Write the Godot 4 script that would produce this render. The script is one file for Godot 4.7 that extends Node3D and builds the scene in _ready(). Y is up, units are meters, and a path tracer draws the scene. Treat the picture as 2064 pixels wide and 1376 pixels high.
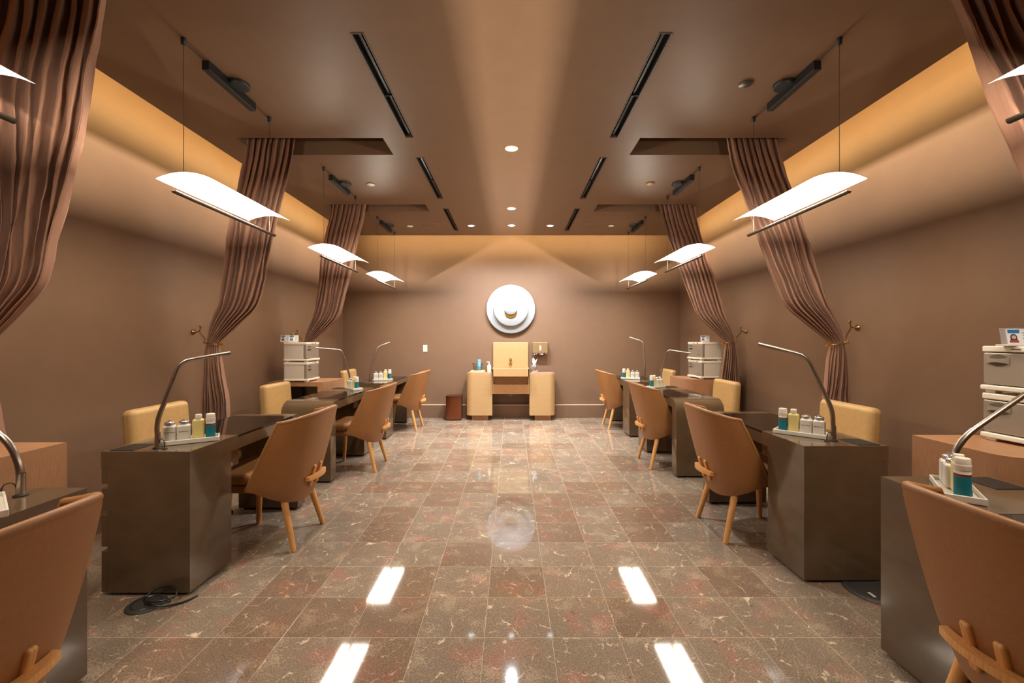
extends Node3D
# Nail salon: two rows of lacquer desks under arched pendant lamps, curtains, vanity on the end wall.
# x to the side, y up, depth runs along -z from the camera.

const EYE := 1.35
const FOC := 865.0
const CEIL := 3.04
const WALLX := 2.93
const BACK := 7.46
const REAR := -3.0
const DTOP := 0.76

var M := {}
var used := {}

# ------------------------------------------------------------------ mesh builder
class MB:
	var v := PackedVector3Array()
	var n := PackedVector3Array()
	var uv := PackedVector2Array()
	func tri(a: Vector3, b: Vector3, c: Vector3, na: Vector3, nb: Vector3, nc: Vector3, ua := Vector2.ZERO, ub := Vector2.ZERO, uc := Vector2.ZERO) -> void:
		var g := (b - a).cross(c - a)
		if g.length_squared() < 1e-16:
			return
		if g.dot(na + nb + nc) > 0.0:
			v.append(a); v.append(c); v.append(b)
			n.append(na); n.append(nc); n.append(nb)
			uv.append(ua); uv.append(uc); uv.append(ub)
		else:
			v.append(a); v.append(b); v.append(c)
			n.append(na); n.append(nb); n.append(nc)
			uv.append(ua); uv.append(ub); uv.append(uc)
	func quad(a: Vector3, b: Vector3, c: Vector3, d: Vector3, na: Vector3, nb: Vector3, nc: Vector3, nd: Vector3) -> void:
		tri(a, b, c, na, nb, nc)
		tri(a, c, d, na, nc, nd)
	func flat(a: Vector3, b: Vector3, c: Vector3, d: Vector3, nn: Vector3) -> void:
		tri(a, b, c, nn, nn, nn, Vector2(0, 1), Vector2(1, 1), Vector2(1, 0))
		tri(a, c, d, nn, nn, nn, Vector2(0, 1), Vector2(1, 0), Vector2(0, 0))
	# rounded box: centre, size, edge radius
	func rbox(c: Vector3, s: Vector3, r := 0.004, k := 1, xf := Transform3D.IDENTITY) -> void:
		var h := s * 0.5
		if r < 1e-6:
			for a in 3:
				var e1 := Vector3.ZERO
				var e2 := Vector3.ZERO
				e1[(a + 1) % 3] = h[(a + 1) % 3]
				e2[(a + 2) % 3] = h[(a + 2) % 3]
				for sg in [-1.0, 1.0]:
					var m := c
					m[a] += sg * h[a]
					var nv := Vector3.ZERO
					nv[a] = sg
					flat(xf * (m - e1 - e2), xf * (m + e1 - e2), xf * (m + e1 + e2), xf * (m - e1 + e2), (xf.basis * nv).normalized())
			return
		r = minf(r, minf(h.x, minf(h.y, h.z)) * 0.98)
		var inner := h - Vector3(r, r, r)
		var ax := []
		for a in 3:
			var l := PackedFloat32Array()
			for i in k + 1:
				l.append(-h[a] + r * (1.0 - cos(PI * 0.5 * i / k)) if k > 1 else -h[a] + r * i)
			for i in k + 1:
				l.append(h[a] - (r * (1.0 - cos(PI * 0.5 * (k - i) / k)) if k > 1 else r * (k - i)))
			ax.append(l)
		for a in 3:
			var b := (a + 1) % 3
			var d := (a + 2) % 3
			for sg in [-1.0, 1.0]:
				var lb: PackedFloat32Array = ax[b]
				var ld: PackedFloat32Array = ax[d]
				var pp := []
				var nn := []
				for i in lb.size():
					var rp := PackedVector3Array()
					var rn := PackedVector3Array()
					for j in ld.size():
						var p := Vector3.ZERO
						p[a] = sg * h[a]
						p[b] = lb[i]
						p[d] = ld[j]
						var q := p.clamp(-inner, inner)
						var nv := p - q
						nv = nv.normalized() if nv.length() > 1e-9 else Vector3.ZERO
						rp.append(xf * (c + q + nv * r))
						rn.append((xf.basis * nv).normalized())
					pp.append(rp)
					nn.append(rn)
				for i in lb.size() - 1:
					for j in ld.size() - 1:
						quad(pp[i][j], pp[i + 1][j], pp[i + 1][j + 1], pp[i][j + 1], nn[i][j], nn[i + 1][j], nn[i + 1][j + 1], nn[i][j + 1])
	# box by corners
	func box(a: Vector3, b: Vector3, r := 0.003, k := 1) -> void:
		rbox((a + b) * 0.5, (b - a).abs(), r, k)
	# tube swept along points
	func tube(pts: Array, rad, seg := 12, caps := true) -> void:
		var m := pts.size()
		var up := Vector3.UP
		var t0: Vector3 = (pts[1] - pts[0]).normalized()
		if absf(t0.dot(up)) > 0.9:
			up = Vector3.RIGHT
		var side := t0.cross(up).normalized()
		var rings := []
		var norms := []
		for i in m:
			var t: Vector3 = (pts[mini(i + 1, m - 1)] - pts[maxi(i - 1, 0)]).normalized()
			side = (side - t * side.dot(t)).normalized()
			var bi := t.cross(side)
			var r: float = rad if (rad is float) else rad[i]
			var rp := PackedVector3Array()
			var rn := PackedVector3Array()
			for j in seg:
				var an := TAU * j / seg
				var d := side * cos(an) + bi * sin(an)
				rp.append(pts[i] + d * r)
				rn.append(d)
			rings.append(rp)
			norms.append(rn)
		for i in m - 1:
			for j in seg:
				var j2 := (j + 1) % seg
				quad(rings[i][j], rings[i + 1][j], rings[i + 1][j2], rings[i][j2], norms[i][j], norms[i + 1][j], norms[i + 1][j2], norms[i][j2])
		if caps:
			for e in [0, m - 1]:
				var dn: Vector3 = (pts[0] - pts[1]).normalized() if e == 0 else (pts[m - 1] - pts[m - 2]).normalized()
				for j in seg:
					tri(pts[e], rings[e][j], rings[e][(j + 1) % seg], dn, dn, dn)
	# lathe of (radius, height) about y
	func lathe(prof: Array, seg := 24, xf := Transform3D.IDENTITY) -> void:
		var m := prof.size()
		var sn := []
		for i in m - 1:
			var e: Vector2 = prof[i + 1] - prof[i]
			sn.append(Vector2(e.y, -e.x).normalized())
		for i in m - 1:
			var n0: Vector2 = sn[i]
			var n1: Vector2 = sn[i]
			if i > 0 and sn[i].dot(sn[i - 1]) > 0.7:
				n0 = (sn[i] + sn[i - 1]).normalized()
			if i < m - 2 and sn[i].dot(sn[i + 1]) > 0.7:
				n1 = (sn[i] + sn[i + 1]).normalized()
			for j in seg:
				var a := TAU * j / seg
				var b := TAU * (j + 1) / seg
				var da := Vector3(cos(a), 0, sin(a))
				var db := Vector3(cos(b), 0, sin(b))
				var p0: Vector2 = prof[i]
				var p1: Vector2 = prof[i + 1]
				var A := xf * (da * p0.x + Vector3.UP * p0.y)
				var B := xf * (db * p0.x + Vector3.UP * p0.y)
				var C := xf * (db * p1.x + Vector3.UP * p1.y)
				var D := xf * (da * p1.x + Vector3.UP * p1.y)
				var nb := xf.basis
				quad(A, B, C, D, (nb * (da * n0.x + Vector3.UP * n0.y)).normalized(), (nb * (db * n0.x + Vector3.UP * n0.y)).normalized(), (nb * (db * n1.x + Vector3.UP * n1.y)).normalized(), (nb * (da * n1.x + Vector3.UP * n1.y)).normalized())
	# polygon (p, q) extruded along a third axis: o + p*P + q*Q + t*T, t from 0 to 1
	func extrude(poly: PackedVector2Array, o: Vector3, P: Vector3, Q: Vector3, T: Vector3, smooth := 0.8) -> void:
		var m := poly.size()
		var area := 0.0
		for i in m:
			area += poly[i].cross(poly[(i + 1) % m])
		var sgn := 1.0 if area > 0.0 else -1.0
		var en := []
		for i in m:
			var e := poly[(i + 1) % m] - poly[i]
			en.append(Vector2(e.y, -e.x).normalized() * sgn)
		for i in m:
			var i2 := (i + 1) % m
			var a: Vector2 = en[i]
			var n0 := a
			var n1 := a
			var pv: Vector2 = en[(i + m - 1) % m]
			var nx: Vector2 = en[i2]
			if a.dot(pv) > smooth:
				n0 = (a + pv).normalized()
			if a.dot(nx) > smooth:
				n1 = (a + nx).normalized()
			var A := o + P * poly[i].x + Q * poly[i].y
			var B := o + P * poly[i2].x + Q * poly[i2].y
			var N0 := (P.normalized() * n0.x + Q.normalized() * n0.y).normalized()
			var N1 := (P.normalized() * n1.x + Q.normalized() * n1.y).normalized()
			quad(A, B, B + T, A + T, N0, N1, N1, N0)
		var ix := Geometry2D.triangulate_polygon(poly)
		var tn := T.normalized()
		for i in range(0, ix.size(), 3):
			var A := o + P * poly[ix[i]].x + Q * poly[ix[i]].y
			var B := o + P * poly[ix[i + 1]].x + Q * poly[ix[i + 1]].y
			var C := o + P * poly[ix[i + 2]].x + Q * poly[ix[i + 2]].y
			tri(A, B, C, -tn, -tn, -tn)
			tri(A + T, B + T, C + T, tn, tn, tn)
	# surface fn(u, v) with a thickness
	func sheet(fn: Callable, nu: int, nv: int, th: float) -> void:
		var pos := []
		for i in nu + 1:
			var row := PackedVector3Array()
			for j in nv + 1:
				row.append(fn.call(float(i) / nu, float(j) / nv))
			pos.append(row)
		var nor := []
		for i in nu + 1:
			var row := PackedVector3Array()
			for j in nv + 1:
				var du: Vector3 = pos[mini(i + 1, nu)][j] - pos[maxi(i - 1, 0)][j]
				var dv: Vector3 = pos[i][mini(j + 1, nv)] - pos[i][maxi(j - 1, 0)]
				row.append(du.cross(dv).normalized())
			nor.append(row)
		var h := th * 0.5
		for i in nu:
			for j in nv:
				for s in [1.0, -1.0]:
					var q: float = h * s
					quad(pos[i][j] + nor[i][j] * q, pos[i + 1][j] + nor[i + 1][j] * q, pos[i + 1][j + 1] + nor[i + 1][j + 1] * q, pos[i][j + 1] + nor[i][j + 1] * q, nor[i][j] * s, nor[i + 1][j] * s, nor[i + 1][j + 1] * s, nor[i][j + 1] * s)
		for i in nu:
			for j in [0, nv]:
				var out: Vector3 = (pos[i][j] - pos[i][1 if j == 0 else nv - 1]).normalized()
				quad(pos[i][j] + nor[i][j] * h, pos[i + 1][j] + nor[i + 1][j] * h, pos[i + 1][j] - nor[i + 1][j] * h, pos[i][j] - nor[i][j] * h, out, out, out, out)
		for j in nv:
			for i in [0, nu]:
				var out: Vector3 = (pos[i][j] - pos[1 if i == 0 else nu - 1][j]).normalized()
				quad(pos[i][j] + nor[i][j] * h, pos[i][j + 1] + nor[i][j + 1] * h, pos[i][j + 1] - nor[i][j + 1] * h, pos[i][j] - nor[i][j] * h, out, out, out, out)
	func mesh() -> ArrayMesh:
		var a := []
		a.resize(Mesh.ARRAY_MAX)
		a[Mesh.ARRAY_VERTEX] = v
		a[Mesh.ARRAY_NORMAL] = n
		a[Mesh.ARRAY_TEX_UV] = uv
		var am := ArrayMesh.new()
		am.add_surface_from_arrays(Mesh.PRIMITIVE_TRIANGLES, a)
		return am

# ------------------------------------------------------------------ scene helpers
func numbered(called: String) -> String:
	var k: int = used.get(called, 0)
	used[called] = k + 1
	return called if k == 0 else "%s_%03d" % [called, k]

func base_of(s: String) -> String:
	var r := s
	if r.length() > 4 and r[r.length() - 4] == "_" and r.substr(r.length() - 3).is_valid_int():
		r = r.substr(0, r.length() - 4)
	return r

func thing(called: String, label: String, category: String, at: Vector3, turn := 0.0, group := "") -> Node3D:
	var o := Node3D.new()
	o.name = numbered(called)
	add_child(o)
	o.position = at
	o.rotation.y = turn
	tag(o, label, category, group)
	return o

func tag(o: Node, label: String, category: String, group := "") -> void:
	o.set_meta("label", label)
	o.set_meta("category", category)
	if group != "":
		o.set_meta("group", group)

func put(mb: MB, called: String, mat: Material, parent: Node, at := Vector3.ZERO) -> MeshInstance3D:
	var o := MeshInstance3D.new()
	o.name = called
	o.mesh = mb.mesh()
	o.material_override = mat
	o.position = at
	o.cast_shadow = GeometryInstance3D.SHADOW_CASTING_SETTING_ON
	parent.add_child(o, true)
	return o

func structure(mb: MB, called: String, mat: Material) -> MeshInstance3D:
	var o := put(mb, called, mat, self)
	o.set_meta("kind", "structure")
	return o

func dup(root: Node3D, at: Vector3, turn: float, label: String, group := "") -> Node3D:
	var r: Node3D = root.duplicate()
	r.name = numbered(base_of(root.name))
	add_child(r)
	r.position = at
	r.rotation.y = turn
	r.set_meta("label", label)
	if group != "":
		r.set_meta("group", group)
	return r

func W(x: float, y: float, d: float) -> Vector3:
	return Vector3(x, y, -d)

# ray through a spot of the frame, taken at a known depth
func at_px(u: float, w: float, d: float) -> Vector3:
	return Vector3((u - 1031.0) * d / FOC, EYE - (w - 684.0) * d / FOC, -d)

func smooth_path(pts: Array, per := 8) -> Array:
	var c := Curve3D.new()
	for i in pts.size():
		var t: Vector3 = (pts[mini(i + 1, pts.size() - 1)] - pts[maxi(i - 1, 0)]) / 6.0
		c.add_point(pts[i], -t, t)
	var out := []
	for i in pts.size() - 1:
		for k in per:
			out.append(c.sample(i, float(k) / per))
	out.append(pts[pts.size() - 1])
	return out

# polyline with rounded bends
func round_path(pts: Array, r: float, seg := 8) -> Array:
	var out := [pts[0]]
	for i in range(1, pts.size() - 1):
		var p: Vector3 = pts[i]
		var a: Vector3 = (pts[i - 1] - p)
		var b: Vector3 = (pts[i + 1] - p)
		var rr := minf(r, minf(a.length(), b.length()) * 0.48)
		var p0 := p + a.normalized() * rr
		var p1 := p + b.normalized() * rr
		for k in seg + 1:
			var t := float(k) / seg
			out.append(p0.lerp(p, t).lerp(p.lerp(p1, t), t))
	out.append(pts[pts.size() - 1])
	return out

func interp(xs: Array, ys: Array, x: float) -> float:
	if (x - xs[0]) * (xs[-1] - xs[0]) <= 0.0:
		return ys[0]
	for i in xs.size() - 1:
		var lo: float = minf(xs[i], xs[i + 1])
		var hi: float = maxf(xs[i], xs[i + 1])
		if x >= lo and x <= hi:
			var t: float = (x - xs[i]) / (xs[i + 1] - xs[i])
			var y0: float = ys[maxi(i - 1, 0)]
			var y1: float = ys[i]
			var y2: float = ys[i + 1]
			var y3: float = ys[mini(i + 2, xs.size() - 1)]
			var x0: float = xs[maxi(i - 1, 0)]
			var x3: float = xs[mini(i + 2, xs.size() - 1)]
			var dx: float = xs[i + 1] - xs[i]
			var m1: float = (y2 - y0) / (xs[i + 1] - x0) * dx
			var m2: float = (y3 - y1) / (x3 - xs[i]) * dx
			var t2 := t * t
			var t3 := t2 * t
			return (2 * t3 - 3 * t2 + 1) * y1 + (t3 - 2 * t2 + t) * m1 + (-2 * t3 + 3 * t2) * y2 + (t3 - t2) * m2
	return ys[-1]

# ------------------------------------------------------------------ materials
func mat(called: String, c: Color, rough := 0.6, metal := 0.0, spec := 0.5) -> StandardMaterial3D:
	var m := StandardMaterial3D.new()
	m.resource_name = called
	m.albedo_color = c
	m.roughness = rough
	m.metallic = metal
	m.metallic_specular = spec
	M[called] = m
	return m

func noise_bytes(sd: int, freq: float, size: int, oct := 4, ridged := false, warp := 0.0) -> PackedByteArray:
	var f := FastNoiseLite.new()
	f.seed = sd
	f.noise_type = FastNoiseLite.TYPE_SIMPLEX
	f.frequency = freq
	f.fractal_type = FastNoiseLite.FRACTAL_RIDGED if ridged else FastNoiseLite.FRACTAL_FBM
	f.fractal_octaves = oct
	if warp > 0.0:
		f.domain_warp_enabled = true
		f.domain_warp_amplitude = warp
		f.domain_warp_frequency = 0.006
		f.domain_warp_fractal_octaves = 3
	var im := f.get_image(size, size, false, false, true)
	im.convert(Image.FORMAT_L8)
	return im.get_data()

func tex_from(px: PackedByteArray, size: int) -> ImageTexture:
	var im := Image.create_from_data(size, size, false, Image.FORMAT_RGB8, px)
	im.generate_mipmaps()
	return ImageTexture.create_from_image(im)

func ramp_tex(sd: int, freq: float, size: int, a: Color, b: Color, oct := 4, warp := 0.0) -> ImageTexture:
	var g := noise_bytes(sd, freq, size, oct, false, warp)
	var px := PackedByteArray()
	px.resize(size * size * 3)
	for i in size * size:
		var t := g[i] / 255.0
		px[i * 3] = int(255.0 * lerpf(a.r, b.r, t))
		px[i * 3 + 1] = int(255.0 * lerpf(a.g, b.g, t))
		px[i * 3 + 2] = int(255.0 * lerpf(a.b, b.b, t))
	return tex_from(px, size)

func marble_tex(sd: int) -> ImageTexture:
	var size := 1024
	var patch := noise_bytes(sd, 0.0030, size, 3, false, 50.0)
	var pale := noise_bytes(sd + 11, 0.0042, size, 5, false, 70.0)
	var vein := noise_bytes(sd + 23, 0.0050, size, 1, true, 70.0)
	var fine := noise_bytes(sd + 37, 0.10, size, 4)
	var gate := noise_bytes(sd + 41, 0.010, size, 4)
	var hair := noise_bytes(sd + 53, 0.014, size, 1, true, 40.0)
	var px := PackedByteArray()
	px.resize(size * size * 3)
	for i in size * size:
		var p := patch[i] / 255.0
		var f := fine[i] / 255.0 - 0.5
		var gt := gate[i] / 255.0
		# brown grey ground drifting to rose
		var q := smoothstep(0.55, 0.95, p)
		var r := lerpf(0.535, 0.590, q) + f * 0.18
		var g := lerpf(0.468, 0.454, q) + f * 0.17
		var b := lerpf(0.396, 0.384, q) + f * 0.15
		# paler clouds made of fine crackle
		var c := smoothstep(0.60, 0.95, pale[i] / 255.0 + f * 0.40) * 0.30
		# cream vein threads, broken up, some swelling into flecks
		var vv := smoothstep(0.955 - 0.05 * gt, 0.99, vein[i] / 255.0) * smoothstep(0.50, 0.62, gt)
		var hv := smoothstep(0.93, 0.985, hair[i] / 255.0) * smoothstep(0.48, 0.62, 1.0 - gt) * 0.7
		c = maxf(c, maxf(vv, hv))
		r = lerpf(r, 0.880, c)
		g = lerpf(g, 0.790, c)
		b = lerpf(b, 0.660, c)
		# dark seams
		var dk := smoothstep(0.94, 0.99, hair[i] / 255.0) * smoothstep(0.55, 0.68, gt) * 0.6
		r = lerpf(r, 0.30, dk)
		g = lerpf(g, 0.20, dk)
		b = lerpf(b, 0.16, dk)
		px[i * 3] = int(clampf(r, 0.0, 1.0) * 255.0)
		px[i * 3 + 1] = int(clampf(g, 0.0, 1.0) * 255.0)
		px[i * 3 + 2] = int(clampf(b, 0.0, 1.0) * 255.0)
	return tex_from(px, size)

func triplanar(m: StandardMaterial3D, t: Texture2D, sc: Vector3) -> void:
	m.albedo_texture = t
	m.albedo_color = Color.WHITE
	m.uv1_triplanar = true
	m.uv1_scale = sc

func make_materials() -> void:
	var paint := mat("wall_paint", Color(0.475, 0.368, 0.285), 0.55, 0.0, 0.30)
	triplanar(paint, ramp_tex(3, 0.02, 256, Color(0.470, 0.364, 0.281), Color(0.480, 0.372, 0.289)), Vector3(0.7, 0.7, 0.7))
	var cp := mat("ceiling_paint", Color(0.46, 0.355, 0.272), 0.46, 0.0, 0.28)
	triplanar(cp, ramp_tex(4, 0.02, 256, Color(0.455, 0.350, 0.268), Color(0.465, 0.360, 0.276)), Vector3(0.7, 0.7, 0.7))
	mat("grout", Color(0.72, 0.64, 0.53), 0.6)
	var lac := mat("lacquer", Color(0.41, 0.335, 0.265), 0.16)
	triplanar(lac, ramp_tex(9, 0.012, 256, Color(0.335, 0.264, 0.188), Color(0.365, 0.291, 0.212), 3, 30.0), Vector3(1.1, 2.2, 1.1))
	lac.clearcoat_enabled = true
	lac.clearcoat = 0.4
	lac.clearcoat_roughness = 0.06
	mat("painted_highlight", Color(0.78, 0.68, 0.58), 0.5)
	mat("black_gap", Color(0.035, 0.03, 0.028), 0.7)
	mat("dark_glass", Color(0.045, 0.040, 0.034), 0.05)
	mat("black_plastic", Color(0.05, 0.048, 0.045), 0.4)
	mat("black_metal", Color(0.045, 0.04, 0.036), 0.5)
	mat("channel_black", Color(0.045, 0.042, 0.035), 0.35)
	var lea := mat("tan_leather", Color(0.66, 0.42, 0.25), 0.48)
	triplanar(lea, ramp_tex(21, 0.06, 256, Color(0.545, 0.358, 0.180), Color(0.590, 0.395, 0.210)), Vector3(3, 3, 3))
	var yel := mat("honey_vinyl", Color(0.86, 0.66, 0.36), 0.5)
	triplanar(yel, ramp_tex(25, 0.03, 256, Color(0.700, 0.550, 0.340), Color(0.740, 0.590, 0.375)), Vector3(2, 2, 2))
	var ow := mat("oak_leg", Color(0.83, 0.59, 0.33), 0.45)
	triplanar(ow, ramp_tex(31, 0.03, 256, Color(0.76, 0.52, 0.28), Color(0.88, 0.65, 0.38)), Vector3(14, 1.2, 14))
	var cr := mat("credenza_wood", Color(0.76, 0.54, 0.38), 0.42)
	var grain := ramp_tex(33, 0.03, 512, Color(0.575, 0.405, 0.280), Color(0.685, 0.505, 0.365))
	triplanar(cr, grain, Vector3(12, 0.6, 12))
	var ct := mat("credenza_top", Color(0.76, 0.54, 0.38), 0.42)
	triplanar(ct, grain, Vector3(0.6, 12, 12))
	var vw := mat("beech", Color(0.84, 0.68, 0.45), 0.42)
	triplanar(vw, ramp_tex(35, 0.03, 512, Color(0.665, 0.525, 0.345), Color(0.725, 0.585, 0.400)), Vector3(9, 0.8, 9))
	var vh := mat("beech_across", Color(0.80, 0.6, 0.40), 0.42)
	triplanar(vh, ramp_tex(36, 0.03, 256, Color(0.62, 0.43, 0.265), Color(0.72, 0.53, 0.35)), Vector3(1.0, 10, 10))
	var cu := mat("curtain", Color(0.66, 0.48, 0.40), 0.85, 0.0, 0.2)
	triplanar(cu, ramp_tex(41, 0.2, 256, Color(0.550, 0.405, 0.328), Color(0.580, 0.430, 0.352)), Vector3(4, 4, 4))
	cu.rim_enabled = true
	cu.rim = 0.12
	cu.rim_tint = 0.6
	cu.backlight_enabled = true
	cu.backlight = Color(0.10, 0.07, 0.05)
	var ws := mat("white_sheet", Color(0.89, 0.88, 0.86), 0.6)
	ws.backlight_enabled = true
	ws.backlight = Color(0.03, 0.03, 0.03)
	mat("steel", Color(0.66, 0.61, 0.56), 0.28, 1.0)
	mat("chrome", Color(0.82, 0.81, 0.79), 0.16, 0.85)
	mat("lamp_bronze", Color(0.30, 0.27, 0.24), 0.4, 0.6)
	mat("brass", Color(0.66, 0.52, 0.30), 0.30, 1.0)
	mat("gold", Color(0.95, 0.70, 0.22), 0.25, 0.9)
	mat("copper", Color(0.64, 0.41, 0.30), 0.27, 1.0)
	mat("bronze_plate", Color(0.64, 0.52, 0.35), 0.38, 0.5)
	mat("ceramic", Color(0.86, 0.83, 0.78), 0.25)
	mat("white_plastic", Color(0.88, 0.84, 0.77), 0.4)
	mat("frosted", Color(0.84, 0.81, 0.76), 0.45)
	mat("cream_bottle", Color(0.86, 0.79, 0.52), 0.35)
	mat("teal_label", Color(0.03, 0.42, 0.47), 0.35)
	mat("red_label", Color(0.52, 0.12, 0.10), 0.4)
	mat("ink", Color(0.16, 0.13, 0.11), 0.6)
	mat("warmer_body", Color(0.80, 0.75, 0.69), 0.4)
	mat("warmer_door", Color(0.60, 0.55, 0.49), 0.34, 0.3)
	mat("warmer_trim", Color(0.90, 0.86, 0.79), 0.35)
	mat("warmer_recess", Color(0.34, 0.30, 0.26), 0.5)
	mat("paper", Color(0.90, 0.90, 0.90), 0.8)
	mat("blue_print", Color(0.10, 0.44, 0.70), 0.6)
	mat("skin_print", Color(0.78, 0.66, 0.58), 0.7)
	mat("hair_print", Color(0.22, 0.14, 0.11), 0.7)
	mat("rose_print", Color(0.60, 0.26, 0.28), 0.7)
	var ac := mat("acrylic", Color(0.95, 0.95, 0.95, 0.15), 0.05)
	ac.transparency = BaseMaterial3D.TRANSPARENCY_ALPHA
	var st := mat("stone_slab", Color(0.72, 0.54, 0.45), 0.3)
	triplanar(st, ramp_tex(51, 0.12, 256, Color(0.55, 0.38, 0.30), Color(0.86, 0.68, 0.58)), Vector3(5, 5, 5))
	mat("towel", Color(0.86, 0.70, 0.47), 0.95)
	mat("sky_bottle", Color(0.42, 0.68, 0.80), 0.35)
	mat("art_white", Color(0.60, 0.60, 0.595), 0.6)
	mat("art_grey", Color(0.53, 0.54, 0.54), 0.6)
	mat("disc_grey", Color(0.22, 0.21, 0.20), 0.5)
	for e in [["led_warm", Color(1.0, 0.91, 0.82), 6.0], ["led_gold", Color(1.0, 0.83, 0.50), 4.0], ["led_cool", Color(0.86, 0.94, 1.0), 9.0], ["glow_amber", Color(1.0, 0.72, 0.36), 3.0]]:
		var g := mat(e[0], Color(0.9, 0.9, 0.9), 0.5)
		g.emission_enabled = true
		g.emission = e[1]
		g.emission_energy_multiplier = e[2]

# ------------------------------------------------------------------ light settings
const PENDANT_E := 10.5
const SHEET_E := 2.5
const PENDANT_C := Color(1.0, 0.955, 0.88)
const COVE_E := 7.5
const COVE_C := Color(1.0, 0.88, 0.62)
const SPOT_E := 7.0
const SPOT_C := Color(0.95, 0.97, 1.0)

func area_light(called: String, parent: Node, at: Vector3, rot: Vector3, size: Vector2, e: float, c: Color) -> AreaLight3D:
	var l := AreaLight3D.new()
	l.name = called
	l.area_size = size
	l.light_energy = e
	l.light_color = c
	l.shadow_enabled = true
	l.area_range = 14.0
	parent.add_child(l, true)
	l.position = at
	l.rotation = rot
	return l

# ------------------------------------------------------------------ setting
func rect_cells(mb: MB, y: float, up: bool, xs: Array, ds: Array, holes: Array) -> void:
	var nn := Vector3.UP if up else Vector3.DOWN
	for i in xs.size() - 1:
		for j in ds.size() - 1:
			var cx: float = (xs[i] + xs[i + 1]) * 0.5
			var cd: float = (ds[j] + ds[j + 1]) * 0.5
			var hole := false
			for h in holes:
				if cx > h[0] and cx < h[1] and cd > h[2] and cd < h[3]:
					hole = true
			if hole:
				continue
			mb.flat(W(xs[i], y, ds[j]), W(xs[i + 1], y, ds[j]), W(xs[i + 1], y, ds[j + 1]), W(xs[i], y, ds[j + 1]), nn)

var pockets := []
var slots := []

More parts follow.
